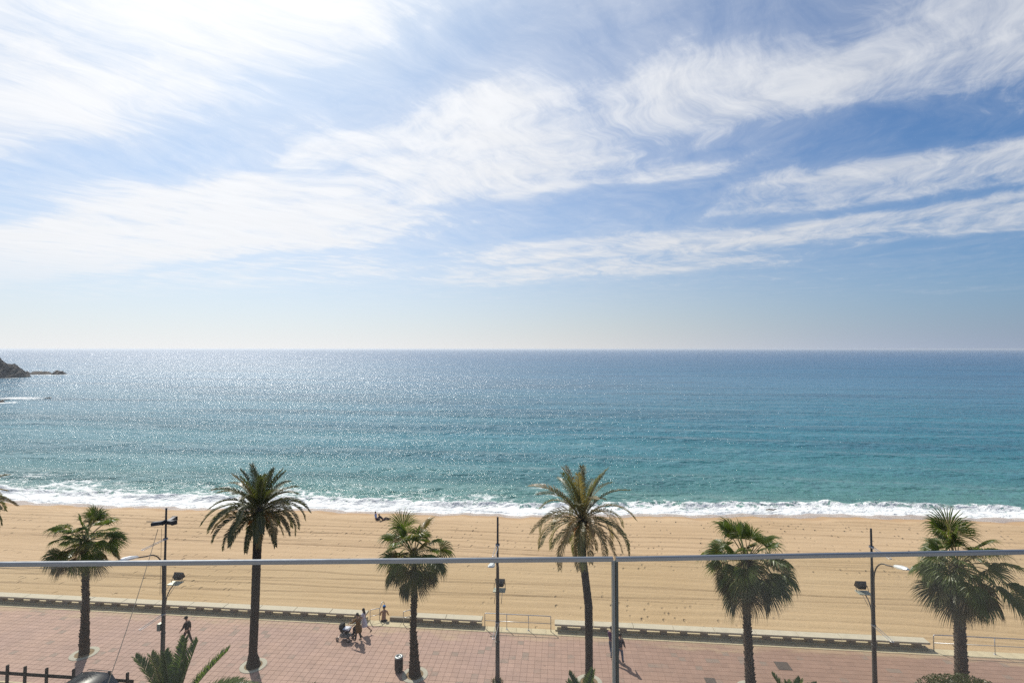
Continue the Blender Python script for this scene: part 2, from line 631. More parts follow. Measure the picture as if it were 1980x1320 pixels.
def fbm(x, y, o=4, g=0.5):
    s = 0
    amp = 1
    tot = 0
    for i in range(o):
        s = s + amp * vnoise(x * 2 ** i + 17.3 * i, y * 2 ** i + 5.1 * i)
        tot += amp
        amp *= g
    return s / tot


def grid_mesh(name, X, Y, Z, mat, attrs=None, smooth=True):
    nr, nc = X.shape
    co = np.stack([X, Y, Z], -1).reshape(-1, 3).astype(np.float32)
    i = np.arange((nr - 1) * nc).reshape(nr - 1, nc)[:, :-1].ravel()
    q = np.stack([i, i + 1, i + nc + 1, i + nc], 1).astype(np.int32)
    me = bpy.data.meshes.new(name)
    me.vertices.add(len(co))
    me.vertices.foreach_set('co', co.ravel())
    me.loops.add(q.size)
    me.loops.foreach_set('vertex_index', q.ravel())
    me.polygons.add(len(q))
    me.polygons.foreach_set('loop_start', np.arange(0, q.size, 4, dtype=np.int32))
    me.polygons.foreach_set('loop_total', np.full(len(q), 4, dtype=np.int32))
    me.polygons.foreach_set('use_smooth', np.full(len(q), smooth))
    me.update(calc_edges=True)
    for k, v in (attrs or {}).items():
        at = me.attributes.new(k, 'FLOAT', 'POINT')
        at.data.foreach_set('value', v.reshape(-1).astype(np.float32))
    me.materials.append(mat)
    return me


# ---- beach
def sand_level(u, v):
    u = np.asarray(u, float)
    v = np.asarray(v, float)
    d = shore_v(u) - v                                  # metres to the water line
    full = shore_v(u) - V_WALL
    t = np.clip(1 - d / full, 0, 2)
    z = -0.62 - 1.15 * t
    z = np.where(d < 7.5, z - (7.5 - d) * 0.165, z)     # foreshore slope
    return z


def sand_mat():
    m, t, b = material('beach_sand')
    pos = t.new('ShaderNodeNewGeometry').outputs['Position']
    x, y, z = t.sep(pos)
    sd = t.new('ShaderNodeAttribute', attribute_name='shore_dist').outputs['Fac']
    rk = t.new('ShaderNodeAttribute', attribute_name='rake').outputs['Fac']
    st = t.comb(t.m('MULTIPLY', x, 0.12), y, 0)
    n_big = t.noise(pos, 0.08, 4, 0.6)
    n_mid = t.noise(st, 0.9, 6, 0.65)
    n_fine = t.noise(pos, 7.0, 5, 0.7)
    col = t.mix(t.lin(n_big, 0.3, 0.7), (0.380, 0.265, 0.148, 1), (0.445, 0.325, 0.198, 1))
    col = t.mix(t.lin(n_mid, 0.3, 0.7), t.mix(0.5, col, (0.38, 0.265, 0.155, 1)), col)
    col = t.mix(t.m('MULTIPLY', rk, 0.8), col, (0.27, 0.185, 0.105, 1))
    k = t.lin(n_fine, 0.25, 0.75, 0.91, 1.09)
    v = t.new('ShaderNodeVectorMath', operation='SCALE')
    t.put(v.inputs[0], col)
    t.put(v.inputs[3], k)
    # footprints: dents along wandering tracks
    foot = t.new('ShaderNodeAttribute', attribute_name='tracks').outputs['Fac']
    vor = t.new('ShaderNodeTexVoronoi', feature='F1', distance='EUCLIDEAN')
    t.put(vor.inputs['Vector'], t.comb(t.m('DIVIDE', x, 0.62), t.m('MULTIPLY_ADD', x, 0.02, t.m('DIVIDE', y, 1.05)), 0))
    vor.inputs['Scale'].default_value = 1.0
    vor.inputs['Randomness'].default_value = 0.62
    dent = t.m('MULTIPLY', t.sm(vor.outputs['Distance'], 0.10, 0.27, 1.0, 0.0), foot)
    # damp sand near the water, wet film at the very edge
    edge = t.m('SUBTRACT', t.noise(t.comb(t.m('MULTIPLY', x, 0.25), y, 0), 0.5, 4, 0.6), t.sm(x, -5, 60, 0.0, 1.1))
    damp = t.sm(t.m('MULTIPLY_ADD', edge, 2.2, sd), 6.2, 4.8)
    wet = t.sm(t.m('MULTIPLY_ADD', edge, 1.6, sd), 3.9, 3.0)
    c2 = t.mix(t.m('MULTIPLY', dent, 0.35), v.outputs[0], (0.24, 0.165, 0.095, 1))  # shade in the footprint dents put into the sand colour
    c2 = t.mix(t.m('MULTIPLY', damp, 0.8), c2, (0.33, 0.215, 0.115, 1))
    c2 = t.mix(t.m('MULTIPLY', wet, 0.8), c2, (0.26, 0.19, 0.145, 1))
    t.put(b.inputs['Base Color'], c2)
    t.put(b.inputs['Roughness'], t.lin(wet, 0, 1, 0.92, 0.22))
    b.inputs['Specular IOR Level'].default_value = 0.3
    hgt = t.m('ADD', t.m('MULTIPLY', n_fine, 0.035), t.m('MULTIPLY', t.noise(pos, 1.6, 5, 0.6), 0.045))
    hgt = t.m('ADD', hgt, t.m('MULTIPLY', t.noise(st, 3.2, 3, 0.6), 0.05))
    hgt = t.m('MULTIPLY', hgt, t.lin(damp, 0, 1, 1, 0.25))
    hgt = t.m('MULTIPLY_ADD', dent, -0.16, hgt)
    bn = t.new('ShaderNodeBump')
    bn.inputs['Distance'].default_value = 1.0
    bn.inputs['Strength'].default_value = 0.85
    t.put(bn.inputs['Height'], hgt)
    t.put(b.inputs['Normal'], bn.outputs[0])
    return m


nv, nu = 420, 330
uu = np.concatenate([np.linspace(-330, -95, 30), np.linspace(-94, 90, nu - 60), np.linspace(91, 330, 30)])
tt = np.linspace(0, 1, nv)
U, T = np.meshgrid(uu, tt)
SV = shore_v(U)
V = (V_WALL + 0.12) + (SV + 3.5 - V_WALL - 0.12) * T
D = SV - V
Z = sand_level(U, V)
wob = 0.8 * fbm(U * 0.05 + 3, V * 0.10, 3) + 0.25 * fbm(U * 0.25, V * 0.3 + 9, 3)
dry = np.clip((D - 5.5) / 2, 0, 1)
# raked furrows left by the beach cleaner, running along the shore
ph = (V + U * 0.012 + wob * 1.6)
fur = np.zeros_like(Z)
for k, (per, off, amp) in enumerate([(2.6, 0.3, 1.0), (1.15, 0.1, 0.55), (4.3, 1.9, 0.8)]):
    q = np.abs(((ph + off) / per) % 1.0 - 0.5) * per
    gate = np.clip(2.4 * fbm(U * 0.03 + 7 * k, V * 0.35 + 4 * k, 2) - 0.75, 0, 1)
    fur += amp * gate * np.exp(-(q / 0.115) ** 2)
for (vo, sl, wv) in ((6.5, 0.020, 0.9), (7.9, 0.020, 0.9), (15.2, -0.012, 0.6), (16.6, -0.012, 0.6)):
    fur += 0.75 * np.exp(-((V - (V_WALL + vo + sl * U + wv * np.sin(U * 0.045 + vo))) / 0.14) ** 2)
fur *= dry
Z = Z - 0.075 * fur + 0.05 * dry * (fbm(U * 0.35, V * 1.2, 4) - 0.5) + 0.035 * dry * np.sin(ph * 5.2) * fbm(U * .08, V * .4, 2)
near_sea = np.exp(-((D - 11.5) / 6.0) ** 2)
near_wall = np.exp(-((V - V_WALL - 4) / 4.0) ** 2) * np.clip(2.2 * fbm(U * 0.06 + 40, V * 0.1, 2) - 0.70, 0, 1)
left = np.clip((-U - 20) / 12, 0, 1) * np.exp(-((V - V_WALL - 6) / 5.0) ** 2)
tracks = np.clip(near_sea * (0.45 + 1.2 * (fbm(U * 0.05, V * 0.9 + 2, 3) > 0.45)) + 0.9 * near_wall + 0.7 * left
                 + 0.6 * np.exp(-((V - (V_WALL + 13 + 0.05 * U)) / 1.1) ** 2), 0, 1) * dry
Z = Z + 0.05 * tracks * (fbm(U * 0.9, V * 1.4, 3) - 0.5)
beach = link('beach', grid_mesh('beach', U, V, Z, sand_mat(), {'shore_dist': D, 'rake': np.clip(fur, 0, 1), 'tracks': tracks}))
structure(beach)
tag(beach, 'raked golden sand between the promenade and the sea')

# ---- sea
ROCKS = []   # (u, v, radius along, radius across) of surf round rocks, filled before the sea is built
for px0, px1, py, ry in ((-40, 46, 730.5, 3.5), (44, 142, 724.0, 5.0), (-20, 92, 769.5, 4.0), (-20, 24, 779, 6.0)):
    a, b_ = gp(px0, py, SEA_Z), gp(px1, py, SEA_Z)
    ROCKS.append(((a.x + b_.x) / 2, (a.y + b_.y) / 2, abs(b_.x - a.x) / 2, ry))


def sea_mat():
    m, t, b = material('sea_water')
    pos = t.new('ShaderNodeNewGeometry').outputs['Position']
    x, y, z = t.sep(pos)
    sd = t.new('ShaderNodeAttribute', attribute_name='offshore').outputs['Fac']
    fm = t.new('ShaderNodeAttribute', attribute_name='foam').outputs['Fac']
    cr = t.new('ShaderNodeAttribute', attribute_name='crest').outputs['Fac']
    ls = t.m('DIVIDE', t.m('LOGARITHM', t.m('ADD', t.m('MAXIMUM', sd, 0.0), 1.0), 10.0), 4.0)
    big = t.noise(t.comb(t.m('MULTIPLY', x, 0.35), y, 0), 0.035, 4, 0.6)
    lsw = t.m('ADD', ls, t.m('MULTIPLY', t.m('SUBTRACT', big, 0.5), 0.14))
    col = t.ramp(lsw, [(0.0, (0.30, 0.36, 0.28)), (0.12, (0.20, 0.34, 0.29)), (0.22, (0.085, 0.205, 0.178)), (0.33, (0.042, 0.160, 0.165)),
                       (0.46, (0.016, 0.155, 0.200)), (0.60, (0.010, 0.115, 0.195)), (0.78, (0.007, 0.085, 0.185)), (1.0, (0.007, 0.08, 0.185))])
    # wind-ruffled and smoother lanes
    lanes = t.noise(t.comb(t.m('MULTIPLY_ADD', y, 0.05, t.m('MULTIPLY', x, 0.11)), y, 2.0), 0.045, 5, 0.62)
    col = t.mix(t.sm(lanes, 0.44, 0.60, 0.0, 0.7), col, t.mix(1.0, col, (0.50, 0.62, 0.68, 1), 'MULTIPLY'))
    # foam: lace of bubbles where the swell breaks
    warpn = t.noise(pos, 0.8, 4, 0.6, 0, True)
    wp = t.vm('ADD', pos, t.vm('MULTIPLY', t.vm('SUBTRACT', warpn, (0.5, 0.5, 0.5)), (2.6, 2.6, 0)))
    wp = t.vm('MULTIPLY', wp, (0.62, 1.0, 1.0))
    v1 = t.new('ShaderNodeTexVoronoi', feature='DISTANCE_TO_EDGE')
    t.put(v1.inputs['Vector'], wp)
    v1.inputs['Scale'].default_value = 0.72
    v2 = t.new('ShaderNodeTexVoronoi', feature='DISTANCE_TO_EDGE')
    t.put(v2.inputs['Vector'], wp)
    v2.inputs['Scale'].default_value = 2.1
    lace = t.m('MAXIMUM', t.sm(v1.outputs['Distance'], 0.0, 0.30, 1.0, 0.0), t.sm(v2.outputs['Distance'], 0.0, 0.26, 0.72, 0.0))
    fn = t.noise(t.comb(t.m('MULTIPLY', x, 0.55), y, 0), 0.9, 6, 0.7)
    ff = t.m('ADD', fm, t.m('MULTIPLY', t.m('SUBTRACT', fn, 0.5), 0.9))
    f1 = t.sm(t.m('ADD', ff, t.m('MULTIPLY', t.m('SUBTRACT', lace, 0.55), 0.75)), 0.36, 0.74)
    foam = t.m('MULTIPLY', f1, t.sm(fm, 0.02, 0.22))
    bub = t.noise(pos, 5.0, 5, 0.7)
    fcol = t.mix(bub, (0.62, 0.65, 0.65, 1), (0.76, 0.77, 0.76, 1))
    t.put(b.inputs['Base Color'], t.mix(foam, col, fcol))
    t.put(b.inputs['Roughness'], t.m('MAXIMUM', t.lin(foam, 0, 1, 0.09, 0.75), t.sm(sd, 15, 480, 0.09, 0.30)))
    b.inputs['IOR'].default_value = 1.33
    # chop: crests lie along the shore and a little across it
    c0 = t.comb(t.m('MULTIPLY_ADD', y, 0.10, t.m('MULTIPLY', x, 0.55)), y, 0)
    c1 = t.comb(t.m('MULTIPLY_ADD', y, -0.25, t.m('MULTIPLY', x, 0.70)), t.m('MULTIPLY_ADD', x, 0.18, y), 5)
    h = t.m('MULTIPLY', t.noise(c0, 0.17, 4, 0.58, 0.25), 2.3)
    h = t.m('ADD', h, t.m('MULTIPLY', t.noise(c1, 0.62, 4, 0.62, 0.3), 0.75))
    h = t.m('ADD', h, t.m('MULTIPLY', t.noise(pos, 2.2, 3, 0.6), 0.13))
    h = t.m('MULTIPLY', h, t.sm(lanes, 0.35, 0.7, 0.75, 1.15))
    h = t.m('ADD', h, t.m('MULTIPLY', foam, t.m('MULTIPLY', bub, 0.10)))
    bn = t.new('ShaderNodeBump')
    bn.inputs['Distance'].default_value = 1.0
    bn.inputs['Strength'].default_value = 1.0
    t.put(bn.inputs['Height'], h)
    # facets of the chop: small tilted faces that catch the sun
    g1 = t.noise(t.comb(t.m('MULTIPLY', x, 0.7), y, 3.0), 1.15, 2, 0.6, 0, True)
    g2 = t.noise(pos, 3.3, 1, 0.5, 0, True)
    gv = t.vm('ADD', t.vm('MULTIPLY', t.vm('SUBTRACT', g1, (0.5, 0.5, 0.5)), (1.15, 1.30, 0)), t.vm('MULTIPLY', t.vm('SUBTRACT', g2, (0.5, 0.5, 0.5)), (0.70, 0.80, 0)))
    gs = t.new('ShaderNodeVectorMath', operation='SCALE')
    t.put(gs.inputs[0], gv)
    t.put(gs.inputs[3], t.m('MULTIPLY', t.sm(lanes, 0.35, 0.7, 0.72, 1.08), t.sm(sd, 50, 520, 0.95, 0.42)))
    t.put(b.inputs['Normal'], t.vm('NORMALIZE', t.vm('ADD', bn.outputs[0], gs.outputs[0])))
    return m


ang = np.concatenate([np.linspace(R(-80), R(-51), 24)[:-1], np.linspace(R(-51), R(51), 860), np.linspace(R(51), R(80), 24)[1:]])
# rows: closely spaced by the shore, opening out to the horizon
w_rows = [0.0]
step = 0.16
while w_rows[-1] < 34000:
    w_rows.append(w_rows[-1] + step)
    step *= 1.0 + (0.003 if w_rows[-1] < 12 else 0.0165 if w_rows[-1] < 700 else 0.045)
w_rows = np.array(w_rows)
A, WR = np.meshgrid(ang - YAW * 0, w_rows)
# each column starts on the shore line along its own bearing
bear = A[0]
r0 = np.full(len(bear), 70.0)
for _ in range(60):
    un = r0 * np.sin(bear)
    r0 = np.minimum(shore_v(un) / np.cos(bear), 900)
RR = r0[None, :] + WR - 0.9
SU = RR * np.sin(A)
SVv = RR * np.cos(A)
OFF = SVv - shore_v(SU)
sp = np.gradient(w_rows)[:, None]
amp = np.exp(-sp / 1.6)
# swell and wind waves
sw = 0.24 * np.sin(2 * np.pi * (SVv * 1.0 + SU * 0.06 + 3.0 * fbm(SU * 0.02, SVv * 0.03, 2)) / 13.0) * np.exp(-sp / 4.0)
sw += 0.30 * (fbm(SU * 0.10 + SVv * 0.02, SVv * 0.26, 3) - 0.5) * np.exp(-sp / 1.6)
sw += 0.16 * (fbm(SU * 0.35 - SVv * 0.12, SVv * 0.75 + SU * 0.1, 3) - 0.5) * np.exp(-sp / 0.7)
shal = np.clip(OFF / 9.0, 0.03, 1)
Zs = SEA_Z + 0.02 + sw * shal
# low breakers running in
edge_l = np.clip((-SU + 10) / 60, 0, 1)                         # surf belt is wider to the left
wob = 2.2 * fbm(SU * 0.07, SVv * 0.0 + 1, 3) + 0.8 * fbm(SU * 0.3, SVv * 0.2, 2)
b1 = np.exp(-((OFF - (2.2 + wob)) / 0.75) ** 2)
Zs += 0.50 * b1 * (0.5 + fbm(SU * 0.4, SVv * 0.5, 2))
Zs += 0.12 * np.clip(1 - OFF / 5, 0, 1) * (OFF > 0.3) * fbm(SU * 1.6, SVv * 1.9, 3)
belt = 2.6 + 3.0 * edge_l + 2.0 * fbm(SU * 0.045 + 9, SVv * 0 + 2, 3)
foam = np.clip(1.12 - np.clip(OFF - 1.0, 0, None) / belt, 0, 1)
foam = np.where(OFF < 2.0 + 1.3 * edge_l, np.maximum(foam, 0.93), foam)
trail = np.clip(1 - OFF / (9 + 7 * edge_l), 0, 1) ** 0.8 * (0.15 + 0.55 * np.clip(2.6 * fbm(SU * 0.10, SVv * 0.34, 3) - 0.85, 0, 1)) * (0.62 + 0.45 * edge_l)
foam = np.maximum(foam, trail)
caps = np.clip(7 * (fbm(SU * 0.055 + 31, SVv * 0.25, 3) - 0.76), 0, 0.36) * np.exp(-((OFF - 16) / 10) ** 2)
foam = np.maximum(foam, caps)
for (cu, cv, ru, rv) in ROCKS:
    rv2 = rv * max(1.0, cv / 200.0)
    e = ((SU - cu) / ru) ** 2 + ((SVv - cv) / rv2) ** 2
    foam = np.maximum(foam, np.clip(0.85 - 0.7 * e, 0, 0.75))
sea = link('sea', grid_mesh('sea', SU, SVv, Zs, sea_mat(), {'offshore': OFF, 'foam': foam, 'crest': b1}))
structure(sea)
tag(sea, 'turquoise to blue sea with white surf along the sand')

# ---- promenade, kerb, road
M['paver'] = paver_mat()
UL, UR = -62.0, 60.0
u0 = math.floor(UL / TILE) * TILE
rows = int(round((VK - V_NEAR) / TILE)) + 1
kv1 = math.floor(VK / TILE) * TILE            # last full row ends here
v0 = kv1 - rows * TILE
ncol = int((UR - UL) / TILE)
bed = MB()
bed.box(UL, UR, v0 - 0.02, VK + 0.0, -0.30, -0.014)
promenade = bed.build('promenade', M['joint'])
structure(promenade)
tag(promenade, 'promenade paved with square pink slabs')
gap = 0.008
pm = MB()
pm.cbox(gap / 2, TILE - gap / 2, gap / 2, TILE - gap / 2, -0.045, 0.0, 0.006)
paver_me = pm.mesh('paver', M['paver'])
cand = []
for r in range(rows):
    for c in range(ncol):
        cu, cv = u0 + c * TILE, v0 + r * TILE
        px, py = project((cu + TILE / 2, cv + TILE / 2, 0))
        inside = -10 < px < 1990 and 1130 < py < 1321
        cand.append((0 if inside else 1, depth_of((cu, cv)), cu, cv))
cand.sort()
for k, (_, _, cu, cv) in enumerate(cand[:300]):
    o = link('paver', paver_me, promenade)
    o.location = (cu, cv, random.uniform(-0.003, 0.0))
rest = MB()
for (_, _, cu, cv) in cand[300:]:
    dzr = random.uniform(-0.003, 0.0)
    rest.add([(x + cu, y + cv, z + dzr) for x, y, z in pm.v], pm.f)
if kv1 < VK - 0.03:
    for c in range(ncol):
        cu = u0 + c * TILE
        rest.cbox(cu + gap / 2, cu + TILE - gap / 2, kv1 + gap / 2, VK - gap, -0.045, 0.0, 0.006)
tag(rest.build('paver', M['paver'], promenade), kind='stuff')

kerb = link('kerb', None)
structure(kerb)
km = MB()
KL = 1.0
km.cbox(0.004, KL - 0.004, VK + 0.002, VK + 0.70, -0.3, 0.012, 0.01)
kerb_me = km.mesh('kerb_stone', M['kerb'])
for i in range(int((UR - UL) / KL)):
    o = link('kerb_stone', kerb_me, kerb)
    o.location = (UL + i * KL, 0, random.uniform(-0.003, 0.003))

vb = MB()
vb.box(UL, UR, v0 - 1.05, v0 - 0.16, -0.3, 0.02)
structure(vb.build('verge', M['verge']))
kb = MB()
for i in range(100):
    kb.cbox(UL + i * 1.22, UL + i * 1.22 + 1.21, v0 - 0.155, v0 - 0.025, -0.3, 0.06, 0.012)
structure(kb.build('edging', M['kerb']))
rb = MB()
rb.box(-150, 150, -8, v0 - 1.2, -0.5, -0.12)
structure(rb.build('road', M['asphalt']))
kb = MB()
for i in range(100):
    kb.cbox(UL + i * 1.22, UL + i * 1.22 + 1.21, v0 - 1.195, v0 - 1.055, -0.45, 0.035, 0.012)
structure(kb.build('road_kerb', M['kerb']))
kb = MB()
kb.cbox(UL, UR, v0 - 5.6, v0 - 3.3, -0.45, 0.0, 0.02)
structure(kb.build('planting_strip', M['verge']))

#@@PART3

# ------------------------------------------------------------------ seating wall of concrete slabs on blocks
def wall_u(px, py):
    return gp(px, py).x


SLAB = 2.7
blk = MB()
blk.cbox(-0.21, 0.21, V_WALL + 0.06, V_WALL + 0.40, 0.103, 0.385, 0.004)
block_me = blk.mesh('block', M['concrete_dark'])


def seating_wall(ua, ub, label):
    t = thing('seating_wall', label, 'bench', ((ua + ub) / 2, V_WALL, 0), 0, 'concrete seating wall along the beach')
    off = Vector((-(ua + ub) / 2, -V_WALL, 0))

    def put(name, mb, mat):
        o = mb.build(name, mat, t)
        o.location = off
        return o
    m = MB()
    m.cbox(ua + 0.05, ub - 0.05, V_WALL, V_WALL + 0.55, -1.3, 0.10, 0.01)
    put('base', m, M['kerb'])
    n = max(1, int(round((ub - ua) / SLAB)))
    L = (ub - ua) / n
    for i in range(n):
        m = MB()
        dz_ = random.uniform(-0.006, 0.006)
        m.cbox(ua + i * L + 0.012, ua + (i + 1) * L - 0.012, V_WALL - 0.07, V_WALL + 0.56, 0.388 + dz_, 0.50 + dz_, 0.015)
        put('seat_slab', m, M['concrete'])
        for f in (0.25, 0.75):
            o = link('block', block_me, t)
            o.location = off + Vector((ua + (i + f) * L, 0, 0))


SW_A = gp(701, 1210, 0).x
SW_B0, SW_B1 = gp(788, 1212, 0).x, gp(930, 1219, 0).x
SW_C0, SW_C1 = gp(1072, 1228, 0).x, gp(1800, 1258, 0).x
seating_wall(UL + 1, SW_A, 'long concrete seating wall left of the beach steps')
seating_wall(SW_B0, SW_B1, 'short concrete seating wall behind the fan palm with the litter bin')
seating_wall(SW_C0, SW_C1, 'long concrete seating wall to the right of the short railing')

# beach steps and low wall in the first gap
ST0, ST1 = gp(712, 1211).x, gp(744, 1213).x
t = thing('beach_steps', 'short concrete steps from the promenade down to the sand', 'steps', ((ST0 + ST1) / 2, V_WALL + 0.2, 0))
for i in range(3):
    m = MB()
    m.cbox(ST0 - t.location.x, ST1 - t.location.x, 0.0 + i * 0.34, 0.335 + i * 0.34, -0.9, -0.005 - 0.17 * (i + 1), 0.01)
    m.build('step', M['kerb'], t)
m = MB()
m.cbox(ST1 + 0.05, SW_B0 - 0.06, V_WALL + 0.20, V_WALL + 0.42, -1.0, 0.26, 0.012)
o = m.build('low_wall', M['concrete_dark'])
tag(o, 'low grey concrete wall beside the beach steps', 'wall')


# ------------------------------------------------------------------ railings
def bent(pts, r=0.12, n=4):
    """polyline with rounded corners"""
    pts = [Vector(p) for p in pts]
    out = [pts[0]]
    for a, b, c in zip(pts, pts[1:], pts[2:]):
        d1, d2 = (a - b).normalized(), (c - b).normalized()
        q = min(r, (a - b).length / 2, (c - b).length / 2)
        for k in range(n + 1):
            s = k / n
            p = (b + d1 * q) * (1 - s) ** 2 + b * 2 * s * (1 - s) + (b + d2 * q) * s ** 2
            out.append(p)
    out.append(pts[-1])
    return out


def guard_railing(ua, ub, v, posts, label, h=1.02, end=True):
    t = thing('guard_railing', label, 'railing', (ua, v, 0), 0, 'steel guard railings')
    L = ub - ua
    m = MB()
    path = bent([(0, 0, 0.0), (0, 0, h), (L, 0, h), (L, 0, 0.0)] if end else [(0, 0, 0.0), (0, 0, h), (L, 0, h)], 0.1)
    m.tube(path, 0.028, 8)
    m.build('top_rail', M['steel'], t, True)
    m = MB()
    m.tube([(0.01, 0, h * 0.52), (L - 0.01, 0, h * 0.52)], 0.020, 8)
    m.build('mid_rail', M['steel'], t, True)
    for x in posts:
        m = MB()
        m.tube([(x, 0, 0), (x, 0, h - 0.02)], 0.022, 8)
        p = m.build('post', M['steel'], t, True)
        m = MB()
        m.cbox(x - 0.06, x + 0.06, -0.06, 0.06, 0.012, 0.03, 0.004)
        m.build('base_plate', M['steel'], p)
    return t


RA, RB = gp(936, 1219.5).x, gp(1065, 1224.5).x
RV = VK + 0.42
L = RB - RA
guard_railing(RA, RB, RV, [L * 0.335, L * 0.665], 'short steel railing between two seating walls, beside the middle lamp post')
RC = gp(1805, 1258).x
guard_railing(RC, RC + 13.0, RV, [3.55, 5.4, 7.3, 9.2, 11.1], 'long steel railing at the right end of the promenade', 1.02)

# stair handrails: two stepped loops beside the steps
def stair_rail(u, label, du):
    t = thing('stair_handrail', label, 'handrail', (u, V_WALL, 0), 0, 'stair handrails')
    m = MB()
    m.tube(bent([(0, -0.12, 0.0), (0, -0.12, 0.86), (du * 0.9, 0.2, 0.86), (du * 0.9, 0.2, 0.0)], 0.08), 0.024, 8)
    m.build('upper_loop', M['steel'], t, True)
    m = MB()
    m.tube(bent([(du * 0.9, 0.25, 0.80), (du * 0.9, 0.75, 1.05), (du * 0.9, 1.2, 0.75), (du * 0.9, 1.2, -0.7)], 0.08), 0.024, 8)
    m.build('lower_loop', M['steel'], t, True)
    m = MB()
    m.tube([(0.0, -0.12, 0.43), (du * 0.9, 0.2, 0.43)], 0.018, 8)
    m.build('mid_rail', M['steel'], t, True)
    return t


stair_rail(gp(710, 1211).x, 'stepped steel handrail on the left of the beach steps', 0.62)
stair_rail(gp(776, 1213).x, 'stepped steel handrail close behind the fan palm trunk with the litter bin', 0.5)

# ------------------------------------------------------------------ palms
def frond_path(e0, bend, length, n=16, pw=1.25):
    pts, dirs = [Vector((0, 0, 0))], []
    ds = length / n
    for i in range(n):
        s = (i + 0.5) / n
        e = max(e0 - bend * s ** pw, R(-88))
        d = Vector((math.cos(e), 0, math.sin(e)))
        dirs.append(d)
        pts.append(pts[-1] + d * ds)
    dirs.append(dirs[-1])
    return pts, dirs


def date_frond(e0, bend, length, seed, leaf_len=0.5, nl=54, vee=0.55, droop=0.35, start=0.14, wid=0.026):
    """feather leaf along +X: rachis and narrow leaflets"""
    rd = random.Random(seed)
    pts, dirs = frond_path(e0, bend, length)
    n = len(pts) - 1
    ra = MB()
    ra.tube(pts, [0.034 * (1 - 0.85 * i / n) + 0.004 for i in range(n + 1)], 5)
    lf = MB()
    Y = Vector((0, 1, 0))
    for i in range(nl):
        s = start + (1 - start) * (i + rd.random() * 0.6) / nl
        k = min(int(s * n), n - 1)
        f = s * n - k
        p = pts[k].lerp(pts[k + 1], f)
        d = dirs[k].lerp(dirs[k + 1], f).normalized()
        up = Y.cross(d) * -1
        if up.z < 0 and abs(d.z) < 0.9:
            up = -up
        up = d.cross(Y) * -1 if d.cross(Y).dot(up) < 0 else d.cross(Y)
        ll = leaf_len * (0.35 + 0.65 * math.sin(math.pi * min(1, (s - start) / (1 - start) * 0.80 + 0.16)) ** 0.8) * rd.uniform(0.85, 1.12)
        for sg in (-1, 1):
            fw = 0.75 + 0.7 * s + rd.uniform(-0.12, 0.12)
            dv = (d * fw + Y * sg * 1.0 + up * (vee + rd.uniform(-0.25, 0.25))).normalized()
            a = p
            b = a + dv * ll * 0.55
            dv2 = (dv + Vector((0, 0, -1)) * droop * rd.uniform(0.6, 1.5)).normalized()
            c = b + dv2 * ll * 0.45
            wv = (d - dv * d.dot(dv)).normalized() * wid * rd.uniform(0.8, 1.2)
            lf.add([a - wv * 0.5, a + wv * 0.5, b + wv, b - wv, c], [(0, 1, 2, 3), (3, 2, 4)])
    return ra.mesh('rachis', M['rachis'], True), lf


def fan_frond(e0, bend, plen, rad, seed, droop=0.9, spread=1.95, nseg=34, wind=0.0):
    """fan leaf: stalk along +X then a folded palmate blade with split, hanging tips"""
    rd = random.Random(seed)
    pts, dirs = frond_path(e0, bend, plen, 8, 1.1)
    pe = MB()
    pe.tube(pts, [0.030 - 0.014 * i / 8 for i in range(9)], 5)
    d = dirs[-1]
    o = pts[-1]
    Y = Vector((0, 1, 0))
    up = d.cross(Y)
    if up.z < 0:
        up = -up
    if abs(up.z) < 0.15 and up.x > 0:
        up = -up
    lf = MB()
    for i in range(nseg):
        a = spread * ((i + 0.5) / nseg * 2 - 1) + rd.uniform(-0.02, 0.02)
        ll = rad * (0.72 + 0.28 * math.cos(a * 0.75)) * rd.uniform(0.92, 1.08)
        cup = 0.30 * abs(math.sin(a)) - 0.10
        dv = (d * math.cos(a) + Y * math.sin(a) + up * cup).normalized()
        side = (Y * math.cos(a) - d * math.sin(a)).normalized()
        fold = up * (0.022 if i % 2 else -0.022)
        hw = ll * spread / nseg * 0.92
        p1 = o + dv * ll * 0.30
        p2 = o + dv * ll * 0.62 + Vector((0, 0, -1)) * droop * 0.06 * ll
        dv3 = (dv + Vector((0, 0, -1)) * droop * rd.uniform(0.55, 1.2)).normalized()
        p3 = p2 + dv3 * ll * 0.26
        dv4 = (dv3 + Vector((0, 0, -1)) * droop * rd.uniform(0.8, 1.6)).normalized()
        p4 = p3 + dv4 * ll * rd.uniform(0.16, 0.34)
        lf.add([o + fold * 0.2, p1 - side * hw * 0.30 + fold, p1 + side * hw * 0.30 - fold,
                p2 - side * hw * 0.50 + fold, p2 + side * hw * 0.50 - fold,
                p3 - side * hw * 0.22, p3 + side * hw * 0.22, p4],
               [(0, 1, 2), (1, 3, 4, 2), (3, 5, 6, 4), (5, 7, 6)])
    return pe.mesh('petiole', M['petiole'], True), lf


DATE_SET, FAN_SET = {}, {}


def date_meshes(e_deg, var, dry):
    key = (e_deg, var, dry)
    if key not in DATE_SET:
        e = R(e_deg)
        bend = R({80: 30, 62: 66, 45: 92, 28: 100, 12: 98, -5: 82, -25: 60, -45: 40}[e_deg]) * (0.85 + 0.3 * var / 2)
        ln = {80: 3.0, 62: 3.2, 45: 3.3, 28: 3.3, 12: 3.2, -5: 3.0, -25: 2.7, -45: 2.3}[e_deg] * (0.93 + 0.07 * var)
        ra, lf = date_frond(e, bend, ln, hash((e_deg, var)) & 0xffff, 0.50, 46 if dry else 60, 0.5 if e_deg > 0 else 0.25, 0.45 if dry else 0.35, 0.14, 0.020 if dry else 0.025)
        DATE_SET[key] = (ra, lf.mesh('leaflets', M['date_leaf_dry' if dry else 'date_leaf']))
    return DATE_SET[key]


